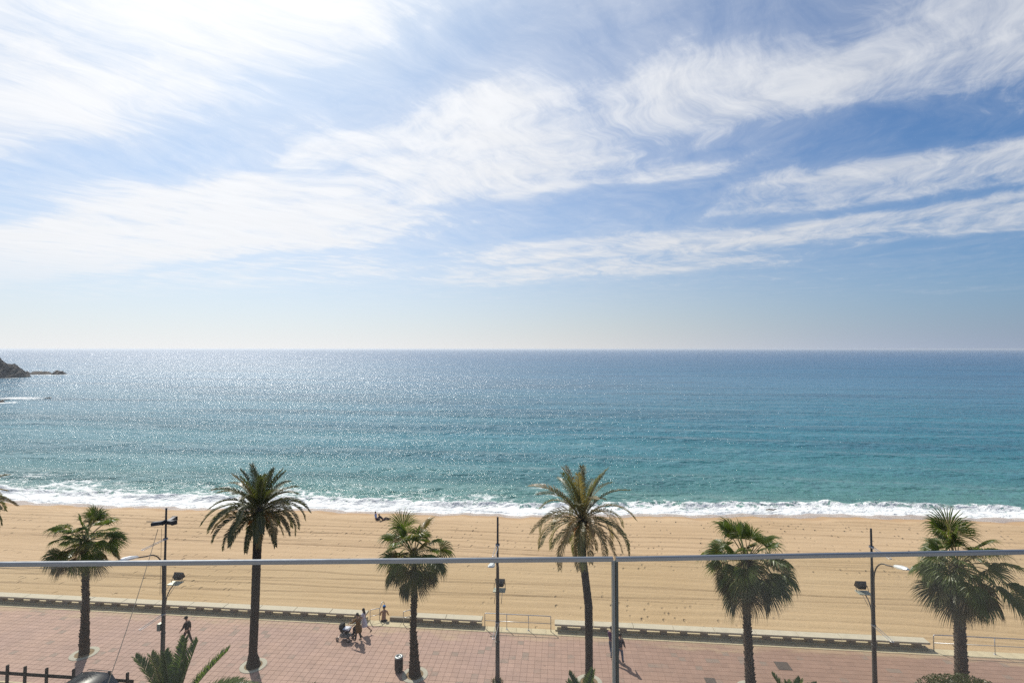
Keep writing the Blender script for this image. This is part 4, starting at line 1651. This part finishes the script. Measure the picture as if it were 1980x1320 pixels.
def person(label, loc, heading, h, pose, outfit, group=None):
    """facing local +X; angles in degrees, forward positive"""
    k = h / 1.72
    lean = R(pose.get('lean', 3))
    td = Vector((math.sin(lean), 0, math.cos(lean)))

    def dirv(a, out=0.0):
        return Vector((math.sin(a) * math.cos(out), math.sin(out), -math.cos(a) * math.cos(out)))
    P = Vector((0, 0, 0))
    J = {'pelvis': P, 'waist': P + td * 0.16 * k, 'chest': P + td * 0.36 * k, 'neckb': P + td * 0.52 * k, 'neck': P + td * 0.57 * k}
    hd = R(pose.get('head', 0))
    hv = Vector((math.sin(lean * 0.6 + hd), 0, math.cos(lean * 0.6 + hd)))
    hf = Vector((hv.z, 0, -hv.x))
    J['head0'] = J['neck'] + hv * 0.07 * k + hf * 0.01
    J['head1'] = J['neck'] + hv * 0.15 * k + hf * 0.018
    J['head2'] = J['neck'] + hv * 0.215 * k + hf * 0.008
    for s, sg in (('l', 1), ('r', -1)):
        J[s + 'sh'] = P + td * 0.49 * k + Vector((0, sg * 0.175 * k, 0))
        sa, el, out = pose[s + 'arm']
        ud = dirv(R(sa), sg * R(out))
        J[s + 'el'] = J[s + 'sh'] + ud * 0.28 * k
        fd = dirv(R(sa + el), sg * R(out * 0.3))
        J[s + 'wr'] = J[s + 'el'] + fd * 0.25 * k
        J[s + 'pa'] = J[s + 'wr'] + fd * 0.07 * k
        J[s + 'fd'] = fd
        J[s + 'hip'] = P + Vector((0, sg * 0.09 * k, -0.03 * k))
        th, kn = pose[s + 'leg'][:2]
        spread = pose[s + 'leg'][2] if len(pose[s + 'leg']) > 2 else 2
        ld = dirv(R(th), sg * R(spread))
        J[s + 'kn'] = J[s + 'hip'] + ld * 0.43 * k
        sd = dirv(R(th - kn), 0)
        J[s + 'an'] = J[s + 'kn'] + sd * 0.41 * k
        fdir = Vector((-sd.z, 0, sd.x)).normalized()
        if pose.get('foot', 0):
            fdir = (fdir + Vector((0, 0, pose['foot']))).normalized()
        J[s + 'he'] = J[s + 'an'] + sd * 0.045 * k - fdir * 0.03 * k
        J[s + 'to'] = J[s + 'an'] + sd * 0.055 * k + fdir * 0.16 * k
    low = min(J[q].z for q in ('lhe', 'rhe', 'lto', 'rto')) - 0.03 * k
    if pose.get('seated'):
        low = -0.12 * k
    off = Vector((0, 0, -low))
    t = thing('person', label, 'person', loc, heading, group)
    for q in list(J):
        if q not in ('lfd', 'rfd'):
            J[q] = J[q] + off
    V_, E_ = [], []
    idx = {}

    def add(n, r, frm=None, co=None):
        V_.append((co if co is not None else J[n], r))
        idx[n] = len(V_) - 1
        if frm:
            E_.append((idx[frm], idx[n]))
    add('pelvis', (0.135 * k, 0.10 * k))
    add('waist', (0.125 * k, 0.09 * k), 'pelvis')
    add('chest', (0.15 * k, 0.105 * k), 'waist')
    add('neckb', (0.09 * k, 0.07 * k), 'chest')
    add('neck', 0.052 * k, 'neckb')
    add('head0', (0.068 * k, 0.075 * k), 'neck')
    add('head1', (0.078 * k, 0.094 * k), 'head0')
    add('head2', (0.052 * k, 0.062 * k), 'head1')
    for s, sg in (('l', 1), ('r', -1)):
        add(s + 'sh', 0.058 * k, 'neckb')
        add(s + 'el', 0.042 * k, s + 'sh')
        add(s + 'wr', 0.028 * k, s + 'el')
        add(s + 'pa', (0.036 * k, 0.022 * k), s + 'wr')
        fd = J[s + 'fd']
        side = fd.cross(Vector((0, 1, 0))).normalized()
        for q, (o_, ln) in enumerate(((-0.030, 0.062), (-0.010, 0.078), (0.010, 0.082), (0.030, 0.070))):
            p1 = J[s + 'pa'] + side * o_ * k + fd * ln * 0.5 * k
            p2 = p1 + (fd + Vector((0, -sg * 0.5, 0))).normalized() * ln * 0.5 * k
            add(f'{s}f{q}', 0.0095 * k, s + 'pa', p1)
            add(f'{s}g{q}', 0.008 * k, f'{s}f{q}', p2)
        p1 = J[s + 'wr'] + side * 0.045 * k + fd * 0.03 * k + Vector((0, -sg * 0.02 * k, 0))
        add(s + 'th', 0.011 * k, s + 'wr', p1)
        add(s + 'tt', 0.0095 * k, s + 'th', p1 + (fd + side * 0.5).normalized() * 0.04 * k)
        add(s + 'hip', 0.085 * k, 'pelvis')
        add(s + 'kn', 0.055 * k, s + 'hip')
        add(s + 'an', 0.038 * k, s + 'kn')
        add(s + 'to', 0.032 * k, s + 'an')
    skin_mesh('body', V_, E_, outfit.get('skin', SKIN), t)
    # face and ears
    for (dy, dz, fr, r_, nm, mt_) in ((0.032, 0.01, 0.083, 0.012, 'eye', HAIR), (-0.032, 0.01, 0.083, 0.012, 'eye', HAIR), (0, -0.018, 0.10, 0.017, 'nose', outfit.get('skin', SKIN)),
                                      (0.078, -0.01, 0.0, 0.022, 'ear', outfit.get('skin', SKIN)), (-0.078, -0.01, 0.0, 0.022, 'ear', outfit.get('skin', SKIN))):
        m = MB()
        c = J['head1'] + hf * fr * k + hv * dz * k + Vector((0, dy * k, 0))
        m.lathe([(0.001, -r_), (r_ * 0.8, -r_ * 0.6), (r_, 0), (r_ * 0.8, r_ * 0.6), (0.001, r_)], 8, c)
        m.build(nm, mt_, t, True)
    # hair
    rot = hf.to_track_quat('X', 'Z').to_matrix().to_4x4()
    m = MB()
    rr = 0.098 * k
    prof = [(rr * math.cos(a), rr * 1.12 * math.sin(a)) for a in [R(x_) for x_ in (-32, -12, 8, 28, 48, 68, 89)]]
    m.lathe(prof, 16, J['head1'] + hv * 0.022 * k - hf * 0.022 * k, rot)
    m.build('hair', outfit.get('hair', HAIR), t, True)
    if outfit.get('long_hair'):
        L_ = outfit['long_hair'] * k
        b0 = J['head1'] - hf * 0.06 * k
        skin_mesh('hair_length', [(b0 + hv * 0.03 * k, 0.075 * k), (b0 - hf * 0.04 * k - hv * L_ * 0.5, (0.08 * k, 0.05 * k)), (b0 - hf * 0.07 * k - hv * L_, (0.055 * k, 0.03 * k))], [(0, 1), (1, 2)], outfit.get('hair', HAIR), t)
    if outfit.get('cap'):
        m = MB()
        rr = 0.106 * k
        prof = [(rr * math.cos(a), rr * math.sin(a)) for a in [R(x_) for x_ in (0, 20, 40, 60, 80, 89)]]
        m.lathe(prof, 16, J['head1'] + hv * 0.035 * k - hf * 0.012 * k, rot)
        if outfit.get('peak', True):
            c = J['head1'] + hv * 0.045 * k
            for a0 in range(-3, 3):
                a, b = a0 * 0.3, (a0 + 1) * 0.3
                q1 = c + hf * 0.09 * k * math.cos(a) + Vector((0, 0.09 * k * math.sin(a), 0))
                q2 = c + hf * 0.09 * k * math.cos(b) + Vector((0, 0.09 * k * math.sin(b), 0))
                q3 = c + hf * (0.09 * math.cos(b) + 0.075) * k + Vector((0, 0.085 * k * math.sin(b), 0)) - hv * 0.02
                q4 = c + hf * (0.09 * math.cos(a) + 0.075) * k + Vector((0, 0.085 * k * math.sin(a), 0)) - hv * 0.02
                m.add([q1, q2, q3, q4, q1 + hv * .008, q2 + hv * .008, q3 + hv * .008, q4 + hv * .008], [(0, 1, 2, 3), (7, 6, 5, 4), (2, 3, 7, 6)])
        m.build('cap', outfit['cap'], t, True)
    # garments
    if outfit.get('top'):
        g = outfit.get('bulk', 1.0)
        Vt = [(J['pelvis'] + td * (-0.02 if outfit.get('hem', True) else 0.06) * k, (0.160 * k * g, 0.120 * k * g)), (J['waist'], (0.150 * k * g, 0.112 * k * g)), (J['chest'], (0.175 * k * g, 0.128 * k * g)), (J['neckb'] - td * 0.02, (0.10 * k * g, 0.082 * k * g))]
        Et = [(0, 1), (1, 2), (2, 3)]
        for s in 'lr':
            n0 = len(Vt)
            Vt.append((J[s + 'sh'], 0.072 * k * g))
            Vt.append((J[s + 'el'] if outfit.get('sleeve', 2) > 1 else J[s + 'sh'].lerp(J[s + 'el'], 0.6), 0.058 * k * g))
            Et += [(3, n0), (n0, n0 + 1)]
            if outfit.get('sleeve', 2) > 1:
                Vt.append((J[s + 'el'].lerp(J[s + 'wr'], 0.94), 0.042 * k * g))
                Et.append((n0 + 1, n0 + 2))
        skin_mesh(outfit.get('top_name', 'jacket'), Vt, Et, outfit['top'], t)
    if outfit.get('skirt'):
        L_, mat_ = outfit['skirt']
        m = MB()
        prof = []
        n = 18
        vs, fs = [], []
        cz = [0.14, 0.0, -L_ * 0.5, -L_]
        rx = [0.125, 0.155, 0.19, 0.215]
        ry = [0.155, 0.185, 0.20, 0.215]
        for i in range(4):
            for q in range(n):
                a = 2 * math.pi * q / n
                w_ = 1 + 0.06 * math.sin(5 * a) * i / 3
                vs.append(J['pelvis'] + Vector((rx[i] * math.cos(a) * w_ * k - 0.02 * i, ry[i] * math.sin(a) * w_ * k, cz[i] * k)))
        for i in range(3):
            for q in range(n):
                j = (q + 1) % n
                fs.append((i * n + q, (i + 1) * n + q, (i + 1) * n + j, i * n + j))
        m.add(vs, fs)
        m.build('skirt', mat_, t, True)
    if outfit.get('trousers'):
        cut = outfit.get('cut', 0.97)
        Vt = [(J['pelvis'] + td * 0.05 * k, (0.15 * k, 0.115 * k)), (J['pelvis'] - td * 0.02 * k, (0.15 * k, 0.118 * k))]
        Et = [(0, 1)]
        for s in 'lr':
            n0 = len(Vt)
            Vt.append((J[s + 'hip'] + Vector((0, 0, -0.03 * k)), 0.100 * k))
            Vt.append((J[s + 'kn'] if cut > 0.5 else J[s + 'hip'].lerp(J[s + 'kn'], 0.85), 0.072 * k))
            Et += [(1, n0), (n0, n0 + 1)]
            if cut > 0.5:
                Vt.append((J[s + 'kn'].lerp(J[s + 'an'], cut), 0.058 * k))
                Et.append((n0 + 1, n0 + 2))
        skin_mesh('trousers', Vt, Et, outfit['trousers'], t)
    if outfit.get('shoes'):
        for s in 'lr':
            skin_mesh('shoe', [(J[s + 'he'], 0.045 * k), (J[s + 'an'].lerp(J[s + 'to'], 0.5) , 0.046 * k), (J[s + 'to'], (0.042 * k, 0.03 * k))], [(0, 1), (1, 2)], outfit['shoes'], t, 1)
    return t


BLACK = cloth('black_cloth', (0.012, 0.012, 0.014))
OLIVE = cloth('brown_trousers', (0.055, 0.038, 0.028))
BROWN = cloth('brown_coat', (0.16, 0.085, 0.022))
WHITE = cloth('white_dress', (0.62, 0.60, 0.68))
JEAN = cloth('blue_jeans', (0.10, 0.13, 0.19))
PURPLE = cloth('purple_jacket', (0.085, 0.035, 0.11))
NAVY = cloth('navy_cloth', (0.015, 0.017, 0.04))
SKYBL = cloth('pale_blue_shirt', (0.30, 0.42, 0.70))
BLUECAP = cloth('blue_cap', (0.02, 0.16, 0.45))
LEFTW = math.pi          # facing along -X, to the left in the picture

B = gp(361, 1247)
person('person in black jacket and cap walking left beyond the young palm', (B.x, B.y, 0.0), LEFTW + 0.15, 1.76,
       {'larm': (18, 20, 6), 'rarm': (-22, 18, 6), 'lleg': (24, 6), 'rleg': (-16, 8), 'lean': 4, 'head': 8},
       {'top': BLACK, 'trousers': OLIVE, 'shoes': BLACK, 'cap': BLACK, 'bulk': 1.12})
WB = gp(692, 1238.5)
person('person in long brown coat pushing the pram', (WB.x, WB.y, 0.0), LEFTW - 0.12, 1.70,
       {'larm': (48, 22, 8), 'rarm': (46, 24, 8), 'lleg': (10, 4), 'rleg': (-9, 6), 'lean': 5, 'head': 4},
       {'top': BROWN, 'trousers': BLACK, 'shoes': BLACK, 'bulk': 1.12, 'skirt': (0.36, BROWN), 'long_hair': 0.12, 'top_name': 'coat'})
B = gp(703, 1225)
person('person in white dress walking behind the pram', (B.x, B.y, 0.0), LEFTW - 0.1, 1.64,
       {'larm': (14, 20, 8), 'rarm': (-12, 25, 8), 'lleg': (14, 6), 'rleg': (-26, 26), 'lean': 3},
       {'top': WHITE, 'sleeve': 1, 'shoes': BLACK, 'skirt': (0.38, WHITE), 'long_hair': 0.30, 'top_name': 'dress_top'})
B = Vector(((ST0 * 0.30 + ST1 * 0.70), V_WALL + 0.10, 0.0))
person('bare-backed person in blue cap sitting on the beach steps', (B.x, B.y, -0.06), math.pi / 2 + 0.25, 1.95,
       {'larm': (22, 40, 14), 'rarm': (20, 40, 14), 'lleg': (68, 66, 10), 'rleg': (68, 66, 10), 'lean': 30, 'head': -6, 'seated': True},
       {'skin': SKIN_TAN, 'trousers': BLACK, 'cut': 0.4, 'cap': BLUECAP, 'peak': False})
B = gp(1182, 1268)
person('person in purple jacket and jeans walking away behind the glass joint', (B.x, B.y, 0.0), R(60), 1.72,
       {'larm': (14, 16, 6), 'rarm': (-14, 16, 6), 'lleg': (14, 4), 'rleg': (-13, 10), 'lean': 3},
       {'top': PURPLE, 'trousers': JEAN, 'shoes': BLACK, 'bulk': 1.1})
B = gp(1199, 1284)
person('person in dark grey top and jeans, nearer of the pair by the glass joint', (B.x, B.y, 0.0), R(60), 1.76,
       {'larm': (-12, 16, 6), 'rarm': (16, 16, 6), 'lleg': (-12, 8), 'rleg': (13, 4), 'lean': 3},
       {'top': cloth('grey_top', (0.05, 0.05, 0.065)), 'trousers': JEAN, 'shoes': BLACK, 'bulk': 1.08})


def on_sand(px, py):
    p = gp(px, py, -1.6)
    for _ in range(8):
        p = gp(px, py, float(sand_level(p.x, p.y)))
    return p


B = on_sand(727, 1003.5)
person('person in pale blue shirt sitting on the sand near the surf', (B.x, B.y, B.z + 0.01), R(-8), 1.70,
       {'larm': (-25, 10, 12), 'rarm': (30, 40, 10), 'lleg': (76, 20, 6), 'rleg': (82, 10, 6), 'lean': -8, 'seated': True},
       {'top': SKYBL, 'trousers': NAVY, 'shoes': BLACK, 'bulk': 1.05, 'top_name': 'shirt'})
B = on_sand(740, 1005)
person('person in dark clothes lying back on the sand near the surf', (B.x, B.y, B.z + 0.02), R(28), 1.74,
       {'larm': (-30, 5, 20), 'rarm': (-30, 5, 20), 'lleg': (104, 40, 6), 'rleg': (92, 12, 8), 'lean': -48, 'head': 25, 'seated': True},
       {'top': NAVY, 'trousers': NAVY, 'shoes': BLACK, 'bulk': 1.05})
bake_pending()

# ------------------------------------------------------------------ pram
PFAB = cloth('pram_fabric', (0.020, 0.020, 0.023))
PGREY = cloth('pram_basket', (0.20, 0.20, 0.19))
BLANK = cloth('white_blanket', (0.60, 0.62, 0.72))
TYRE = simple('tyre', (0.02, 0.02, 0.02), 0.8)
RIM = simple('rim', (0.45, 0.45, 0.46), 0.35, 0.8)
PB = WB + Vector((-0.90, 0.10, 0))
t = thing('pram', 'black pram with raised hood and white blanket', 'pram', (PB.x, PB.y, 0.0), LEFTW - 0.12)
m = MB()
for s in (-0.25, 0.25):
    m.tube(bent([(-0.62, s, 1.02), (-0.40, s, 0.92), (0.10, s, 0.40), (0.42, s, 0.12)], 0.08), 0.014, 6)
    m.tube([(-0.38, s, 0.16), (0.02, s, 0.62)], 0.014, 6)
    m.tube([(-0.38, s, 0.16), (0.42, s, 0.14)], 0.012, 6)
m.tube([(-0.38, -0.28, 0.16), (-0.38, 0.28, 0.16)], 0.012, 6)
m.tube([(0.42, -0.25, 0.12), (0.42, 0.25, 0.12)], 0.012, 6)
m.build('frame', M['steel'], t, True)
m = MB()
m.tube([(-0.62, -0.26, 1.02), (-0.62, 0.26, 1.02)], 0.02, 8)
m.build('handle', PFAB, t, True)
for (xx, yy, rr) in ((-0.38, -0.29, 0.15), (-0.38, 0.29, 0.15), (0.42, -0.26, 0.11), (0.42, 0.26, 0.11)):
    m = MB()
    mt = Matrix.Translation((xx, yy, rr)) @ Matrix.Rotation(math.pi / 2, 4, 'X')
    m.lathe([(rr * 0.72, -0.022), (rr * 0.95, -0.022), (rr, 0), (rr * 0.95, 0.022), (rr * 0.72, 0.022)], 18, (0, 0, 0), mt)
    wh = m.build('wheel', TYRE, t, True)
    m = MB()
    m.lathe([(0.001, -0.02), (rr * 0.2, -0.02), (rr * 0.72, -0.008), (rr * 0.72, 0.008), (rr * 0.2, 0.02), (0.001, 0.02)], 14, (0, 0, 0), mt)
    m.build('rim', RIM, wh)
# tub lofted from an oval
m = MB()
n = 16
vs, fs = [], []
for (z, ax, ay, cx) in ((0.42, 0.20, 0.14, 0.02), (0.50, 0.34, 0.20, 0.02), (0.64, 0.40, 0.23, 0.02), (0.72, 0.42, 0.24, 0.02)):
    for q in range(n):
        a = 2 * math.pi * q / n
        vs.append((cx + ax * math.cos(a), ay * math.sin(a), z))
for i in range(3):
    for q in range(n):
        j = (q + 1) % n
        fs.append((i * n + q, i * n + j, (i + 1) * n + j, (i + 1) * n + q))
fs.append(tuple(range(n))[::-1])
m.add(vs, fs)
m.build('seat_tub', PFAB, t, True)
m = MB()
vs, fs = [], []
for i in range(8):
    a = R(-10 + i * 16)
    for q in range(9):
        b = math.pi * q / 8
        vs.append((0.16 + 0.30 * math.cos(a) * math.sin(b) * 0.95, 0.25 * math.cos(b), 0.70 + 0.36 * math.sin(a + 0.12) * math.sin(b)))
for i in range(7):
    for q in range(8):
        fs.append((i * 9 + q, i * 9 + q + 1, (i + 1) * 9 + q + 1, (i + 1) * 9 + q))
m.add(vs, fs)
m.build('hood', PFAB, t, True)
m = MB()
m.cbox(-0.36, 0.10, -0.19, 0.19, 0.69, 0.79, 0.05)
m.build('blanket', BLANK, t)
m = MB()
m.cbox(-0.34, 0.30, -0.19, 0.19, 0.20, 0.36, 0.03)
m.build('basket', PGREY, t)
m = MB()
m.cbox(-0.70, -0.62, -0.16, 0.16, 0.46, 0.92, 0.03)
o = m.build('changing_bag', PFAB, t)

# ------------------------------------------------------------------ parked cars (only their roofs reach into view)
def car(loc, rz, label, paint, h=1.52, Lc=4.2, wdt=1.76):
    t = thing('parked_car', label, 'car', loc, rz, 'cars parked at the roadside')
    st = [(-2.08, 0.55, 0.86, 0.86, 0.60, 0.60), (-1.95, 0.30, 0.92, 0.95, 0.80, 0.74), (-1.55, 0.24, 0.95, 1.40, 0.86, 0.58), (-0.9, 0.22, 0.94, h, 0.88, 0.60), (-0.1, 0.22, 0.93, h, 0.88, 0.61),
          (0.35, 0.22, 0.92, h - 0.06, 0.88, 0.60), (0.80, 0.22, 0.92, 1.18, 0.88, 0.62), (1.18, 0.23, 0.90, 0.96, 0.87, 0.66), (1.75, 0.26, 0.80, 0.84, 0.82, 0.66), (2.05, 0.36, 0.66, 0.70, 0.70, 0.55), (2.12, 0.45, 0.58, 0.60, 0.55, 0.45)]
    f = Lc / 4.2
    n = 10
    vs, fs = [], []
    for (x, zb, zl, zt, hw, rw) in st:
        ring = [(-hw * 0.9, zb), (-hw, zb + 0.12), (-hw, (zb + zl) / 2 + 0.05), (-hw * 0.97, zl), (-rw, zt - 0.03), (-rw * 0.6, zt + 0.012)]
        ring = ring + [(-a, b) for a, b in ring[::-1]]
        for (yy, zz) in ring:
            vs.append((x * f, yy, zz))
    k = 12
    for i in range(len(st) - 1):
        for q in range(k - 1):
            fs.append((i * k + q, (i + 1) * k + q, (i + 1) * k + q + 1, i * k + q + 1))
        fs.append((i * k + k - 1, (i + 1) * k + k - 1, (i + 1) * k, i * k))
    fs.append(tuple(range(k)))
    fs.append(tuple((len(st) - 1) * k + q for q in range(k))[::-1])
    m = MB()
    m.add(vs, fs)
    o = m.build('body', paint, t, True)
    glass = CARGLASS

    def quad(name, pts, push):
        c = sum((Vector(p) for p in pts), Vector()) / 4
        m = MB()
        nrm = (Vector(pts[1]) - Vector(pts[0])).cross(Vector(pts[2]) - Vector(pts[0])).normalized()
        if nrm.dot(c - Vector((0, 0, 0.9))) < 0:
            nrm = -nrm
        a = [Vector(p) + nrm * push for p in pts]
        b = [Vector(p) - nrm * 0.02 for p in pts]
        m.add(a + b, [(0, 1, 2, 3), (7, 6, 5, 4), (0, 1, 5, 4), (1, 2, 6, 5), (2, 3, 7, 6), (3, 0, 4, 7)])
        m.build(name, glass, t)
    zt = h - 0.08
    quad('windscreen', [(0.42 * f, -0.55, zt), (0.42 * f, 0.55, zt), (1.10 * f, 0.60, 1.0), (1.10 * f, -0.60, 1.0)], 0.015)
    quad('rear_window', [(-1.28 * f, -0.52, zt), (-1.28 * f, 0.52, zt), (-1.82 * f, 0.62, 1.05), (-1.82 * f, -0.62, 1.05)], 0.015)
    for s in (-1, 1):
        quad('side_window', [(-1.15 * f, s * 0.64, zt - 0.03), (-0.32 * f, s * 0.65, zt - 0.02), (-0.32 * f, s * 0.85, 1.0), (-1.40 * f, s * 0.85, 1.02)], 0.014)
        quad('side_window', [(-0.24 * f, s * 0.65, zt - 0.02), (0.28 * f, s * 0.65, zt - 0.06), (0.85 * f, s * 0.85, 0.98), (-0.24 * f, s * 0.85, 0.99)], 0.014)
        m = MB()
        m.tube([(-1.2 * f, s * 0.60, h + 0.005), (-1.1 * f, s * 0.60, h + 0.05), (0.1 * f, s * 0.60, h + 0.05), (0.22 * f, s * 0.60, h + 0.0)], 0.018, 6)
        m.build('roof_rail', M['dark_metal'], t, True)
        m = MB()
        m.cbox(0.62 * f, 0.80 * f, s * 0.98 - 0.10, s * 0.98 + 0.10, 0.93, 1.07, 0.03)
        m.build('door_mirror', paint, t)
        m = MB()
        m.cbox(1.93 * f, 2.10 * f, s * 0.56 - 0.14, s * 0.56 + 0.14, 0.56, 0.70, 0.03)
        m.build('headlight', M['lamp_white'], t)
        for xx in (-1.28 * f, 1.30 * f):
            mt = Matrix.Translation((xx, s * 0.80, 0.31)) @ Matrix.Rotation(math.pi / 2, 4, 'X')
            m = MB()
            m.lathe([(0.19, -0.10), (0.29, -0.10), (0.31, -0.05), (0.31, 0.05), (0.29, 0.10), (0.19, 0.10)], 22, (0, 0, 0), mt)
            wh = m.build('wheel', TYRE, t, True)
            m = MB()
            m.lathe([(0.001, -0.105), (0.08, -0.10), (0.19, -0.08), (0.19, 0.08), (0.08, 0.10), (0.001, 0.105)], 18, (0, 0, 0), mt)
            m.build('rim', RIM, wh)
    return t


CARGLASS = simple('car_glass', (0.02, 0.025, 0.03), 0.05, 0, 0.02, 3, spec=0.8)
def paint(name, col):
    m, t_, b = material(name)
    b.inputs['Base Color'].default_value = (*col, 1)
    b.inputs['Roughness'].default_value = 0.36
    b.inputs['Specular IOR Level'].default_value = 0.2
    return m


D1 = 27.6
x, y = to_world((176 - 990) / F * D1, D1)
car((x, y, -0.12), math.pi - 0.02, 'dark blue-black car parked at the bottom left beside the timber fence', paint('navy_paint', (0.010, 0.013, 0.024)), 1.86, 4.4)
D1 = 27.05
x, y = to_world((452 - 990) / F * D1, D1)
car((x, y, -0.12), math.pi, 'white car, only its roof showing beside the young palm', paint('white_paint', (0.78, 0.78, 0.78)), 1.66, 4.0)

# ------------------------------------------------------------------ rocks in the sea, far left
def rock_ridge(name, prof, py_base, half, label, seed, spread=1.0, group='rocks off the left shore'):
    """ridge with the outline (px, py) seen against the water, its own depth and a broken surface"""
    base_p = gp(prof[len(prof) // 2][0], py_base, SEA_Z)
    depth = depth_of(base_p)
    pxs = np.array([p[0] for p in prof], float)
    hts = np.array([max(0.0, (py_base - p[1]) * depth / F) for p in prof])
    ns = max(24, int((pxs[-1] - pxs[0]) * 1.6))
    s = np.linspace(pxs[0], pxs[-1], ns)
    hh = np.interp(s, pxs, hts)
    ntt = 15
    tt_ = np.linspace(-1, 1, ntt)
    SS, TT = np.meshgrid(s, tt_)
    H = np.interp(SS, pxs, hts)
    r2 = np.random.default_rng(seed)
    prof_t = np.clip(1 - np.abs(TT) ** 1.5, 0, 1)
    nz = fbm(SS * 0.22 + seed * 3, TT * 3 + seed, 4, 0.6) - 0.5
    Zr = H * prof_t * (1 + 0.9 * nz * (np.abs(TT) > 0.05)) - 0.9 * np.abs(TT) ** 3 - 0.2
    Zr = np.minimum(Zr, 21.0)
    Xc = (SS - 990) / F * depth + r2.normal(0, 0.15, SS.shape)
    Yc = depth + TT * half * (0.35 + 0.65 * np.interp(SS, pxs, hts / max(hts.max(), 0.1))) * spread + 3.0 * nz
    X = Xc * CY - Yc * SY
    Y = Xc * SY + Yc * CY
    o = link(name, grid_mesh(name, X, Y, SEA_Z + Zr, M['rock'], None, False))
    return tag(o, label, 'rock', group)


rock_ridge('rocky_headland', [(-160, 680), (-110, 683), (-60, 688), (-20, 692), (0, 695), (6, 696), (7, 700), (14, 704.5), (18, 702.5), (21, 704.5), (27, 704), (32, 710), (38, 714.5), (43, 719), (46, 724), (49, 730)],
           729.5, 22, 'dark rocky headland at the far left edge', 4, 1.0, 'rocks off the left shore')
rock_ridge('sea_rock', [(44, 724), (48, 721), (53.6, 717), (57, 720), (60, 723.5)], 723.5, 6, 'small pointed rock just off the headland tip', 5)
rock_ridge('sea_rock', [(58, 723.5), (62, 721), (67, 718), (78, 717), (84, 718.2), (89, 717), (96, 720), (102, 721.5), (106, 723.5)], 723.5, 7, 'long low rock between the pointed rock and the outermost rock', 6)
rock_ridge('sea_rock', [(104, 723.5), (107, 720), (113, 715), (117, 717.5), (122, 716.4), (126, 720), (129, 723.5)], 723.5, 7, 'outermost two-humped rock off the headland', 7)
rock_ridge('sea_rock', [(-14, 778), (-4, 774.5), (2, 773), (6, 775.5), (10, 778)], 777.5, 4, 'low dark rock awash at the left edge', 8)
rock_ridge('sea_rock', [(4, 773.5), (9, 771.5), (16, 771), (20, 773.3)], 773.3, 3, 'flat rock in the foam behind the rock awash', 9)
rock_ridge('sea_rock', [(91, 769.5), (94, 768), (98, 766.6), (101, 768), (104, 769.6)], 769.4, 2.5, 'tiny lone rock at the end of the foam streak', 10)

# driftwood in the surf
p = on_sand(1492, 991.5)
m = MB()
m.tube([(-0.75, 0, 0.10), (-0.3, 0.05, 0.16), (0.2, -0.04, 0.14), (0.7, 0.08, 0.22)], [0.06, 0.10, 0.09, 0.03], 7)
m.tube([(0.1, 0, 0.14), (0.45, -0.2, 0.32)], [0.05, 0.02], 6)
o = m.build('driftwood', M['driftwood'], None, True)
o.location = (p.x, p.y, SEA_Z + 0.12)
tag(o, 'short dark driftwood log lying in the surf at the right', 'driftwood')

# ------------------------------------------------------------------ glass balustrade of the balcony
ZR = CAMH - 0.62


def balustrade(px0, py0, px1, py1, label, ends):
    a, b = gp(px0, py0, ZR), gp(px1, py1, ZR)
    L_ = (b - a).length
    ang_ = math.atan2(b.y - a.y, b.x - a.x)
    t = thing('glass_balustrade', label, 'balustrade', (a.x, a.y, CAMH - 1.70), ang_, 'balcony balustrade panels')
    top = ZR - t.location.z
    m = MB()
    m.box(0.0, L_, -0.0055, 0.0055, 0.06, top - 0.004)
    m.build('pane', M['glass'], t)
    m = MB()
    w_, h_ = 0.0068, 0.0058
    prof = [(-w_, -h_), (w_, -h_), (w_, h_ * 0.6), (w_ * 0.6, h_), (-w_ * 0.6, h_), (-w_, h_ * 0.6)]
    vs = [(x_, y_, top + z_) for x_ in (0, L_) for y_, z_ in prof]
    fs = [(i, (i + 1) % 6, 6 + (i + 1) % 6, 6 + i) for i in range(6)] + [tuple(range(6))[::-1], tuple(range(6, 12))]
    m.add(vs, fs)
    m.build('top_rail', M['rail_metal'], t)
    for (xa, xb, mt_) in ends(L_):
        m = MB()
        m.box(xa, xb, -0.0075, 0.0075, 0.05, top - 0.0062)
        m.build('edge_profile', mt_, t)
    m = MB()
    m.cbox(0.0, L_, -0.03, 0.03, 0.0, 0.10, 0.004)
    m.build('floor_channel', M['rail_metal'], t)


balustrade(-420, 1093.5, 1185.0, 1079.8, 'long clear glass balcony panel with steel top rail, left of the joint', lambda L_: [(L_ - 0.0035, L_ + 0.004, M['edge_grey'])])
balustrade(1190.5, 1080.0, 2300, 1060.3, 'clear glass balcony panel with steel top rail, right of the joint', lambda L_: [(-0.0025, 0.0055, M['edge_dark'])])
m = MB()
m.box(-4.2, 4.2, -3.0, 1.75, CAMH - 1.95, CAMH - 1.705)
structure(m.build('balcony_floor', M['balcony']))

# ------------------------------------------------------------------ sea haze over the whole bay
hm = bpy.data.materials.new('sea_haze')
hm.use_nodes = True
hn = NT(hm.node_tree)
hn.n.clear()
pv = hn.new('ShaderNodeVolumePrincipled')
pv.inputs['Color'].default_value = (0.80, 0.87, 0.96, 1)
pv.inputs['Density'].default_value = 0.00013
pv.inputs['Anisotropy'].default_value = 0.4
ho = hn.new('ShaderNodeOutputMaterial')
hn.l.new(pv.outputs[0], ho.inputs['Volume'])
m = MB()
m.box(-40000, 40000, -400, 40000, -5.0, 20.0)
o = m.build('haze', hm)
o['kind'] = 'stuff'
o['label'] = 'thin pale sea haze over the bay'
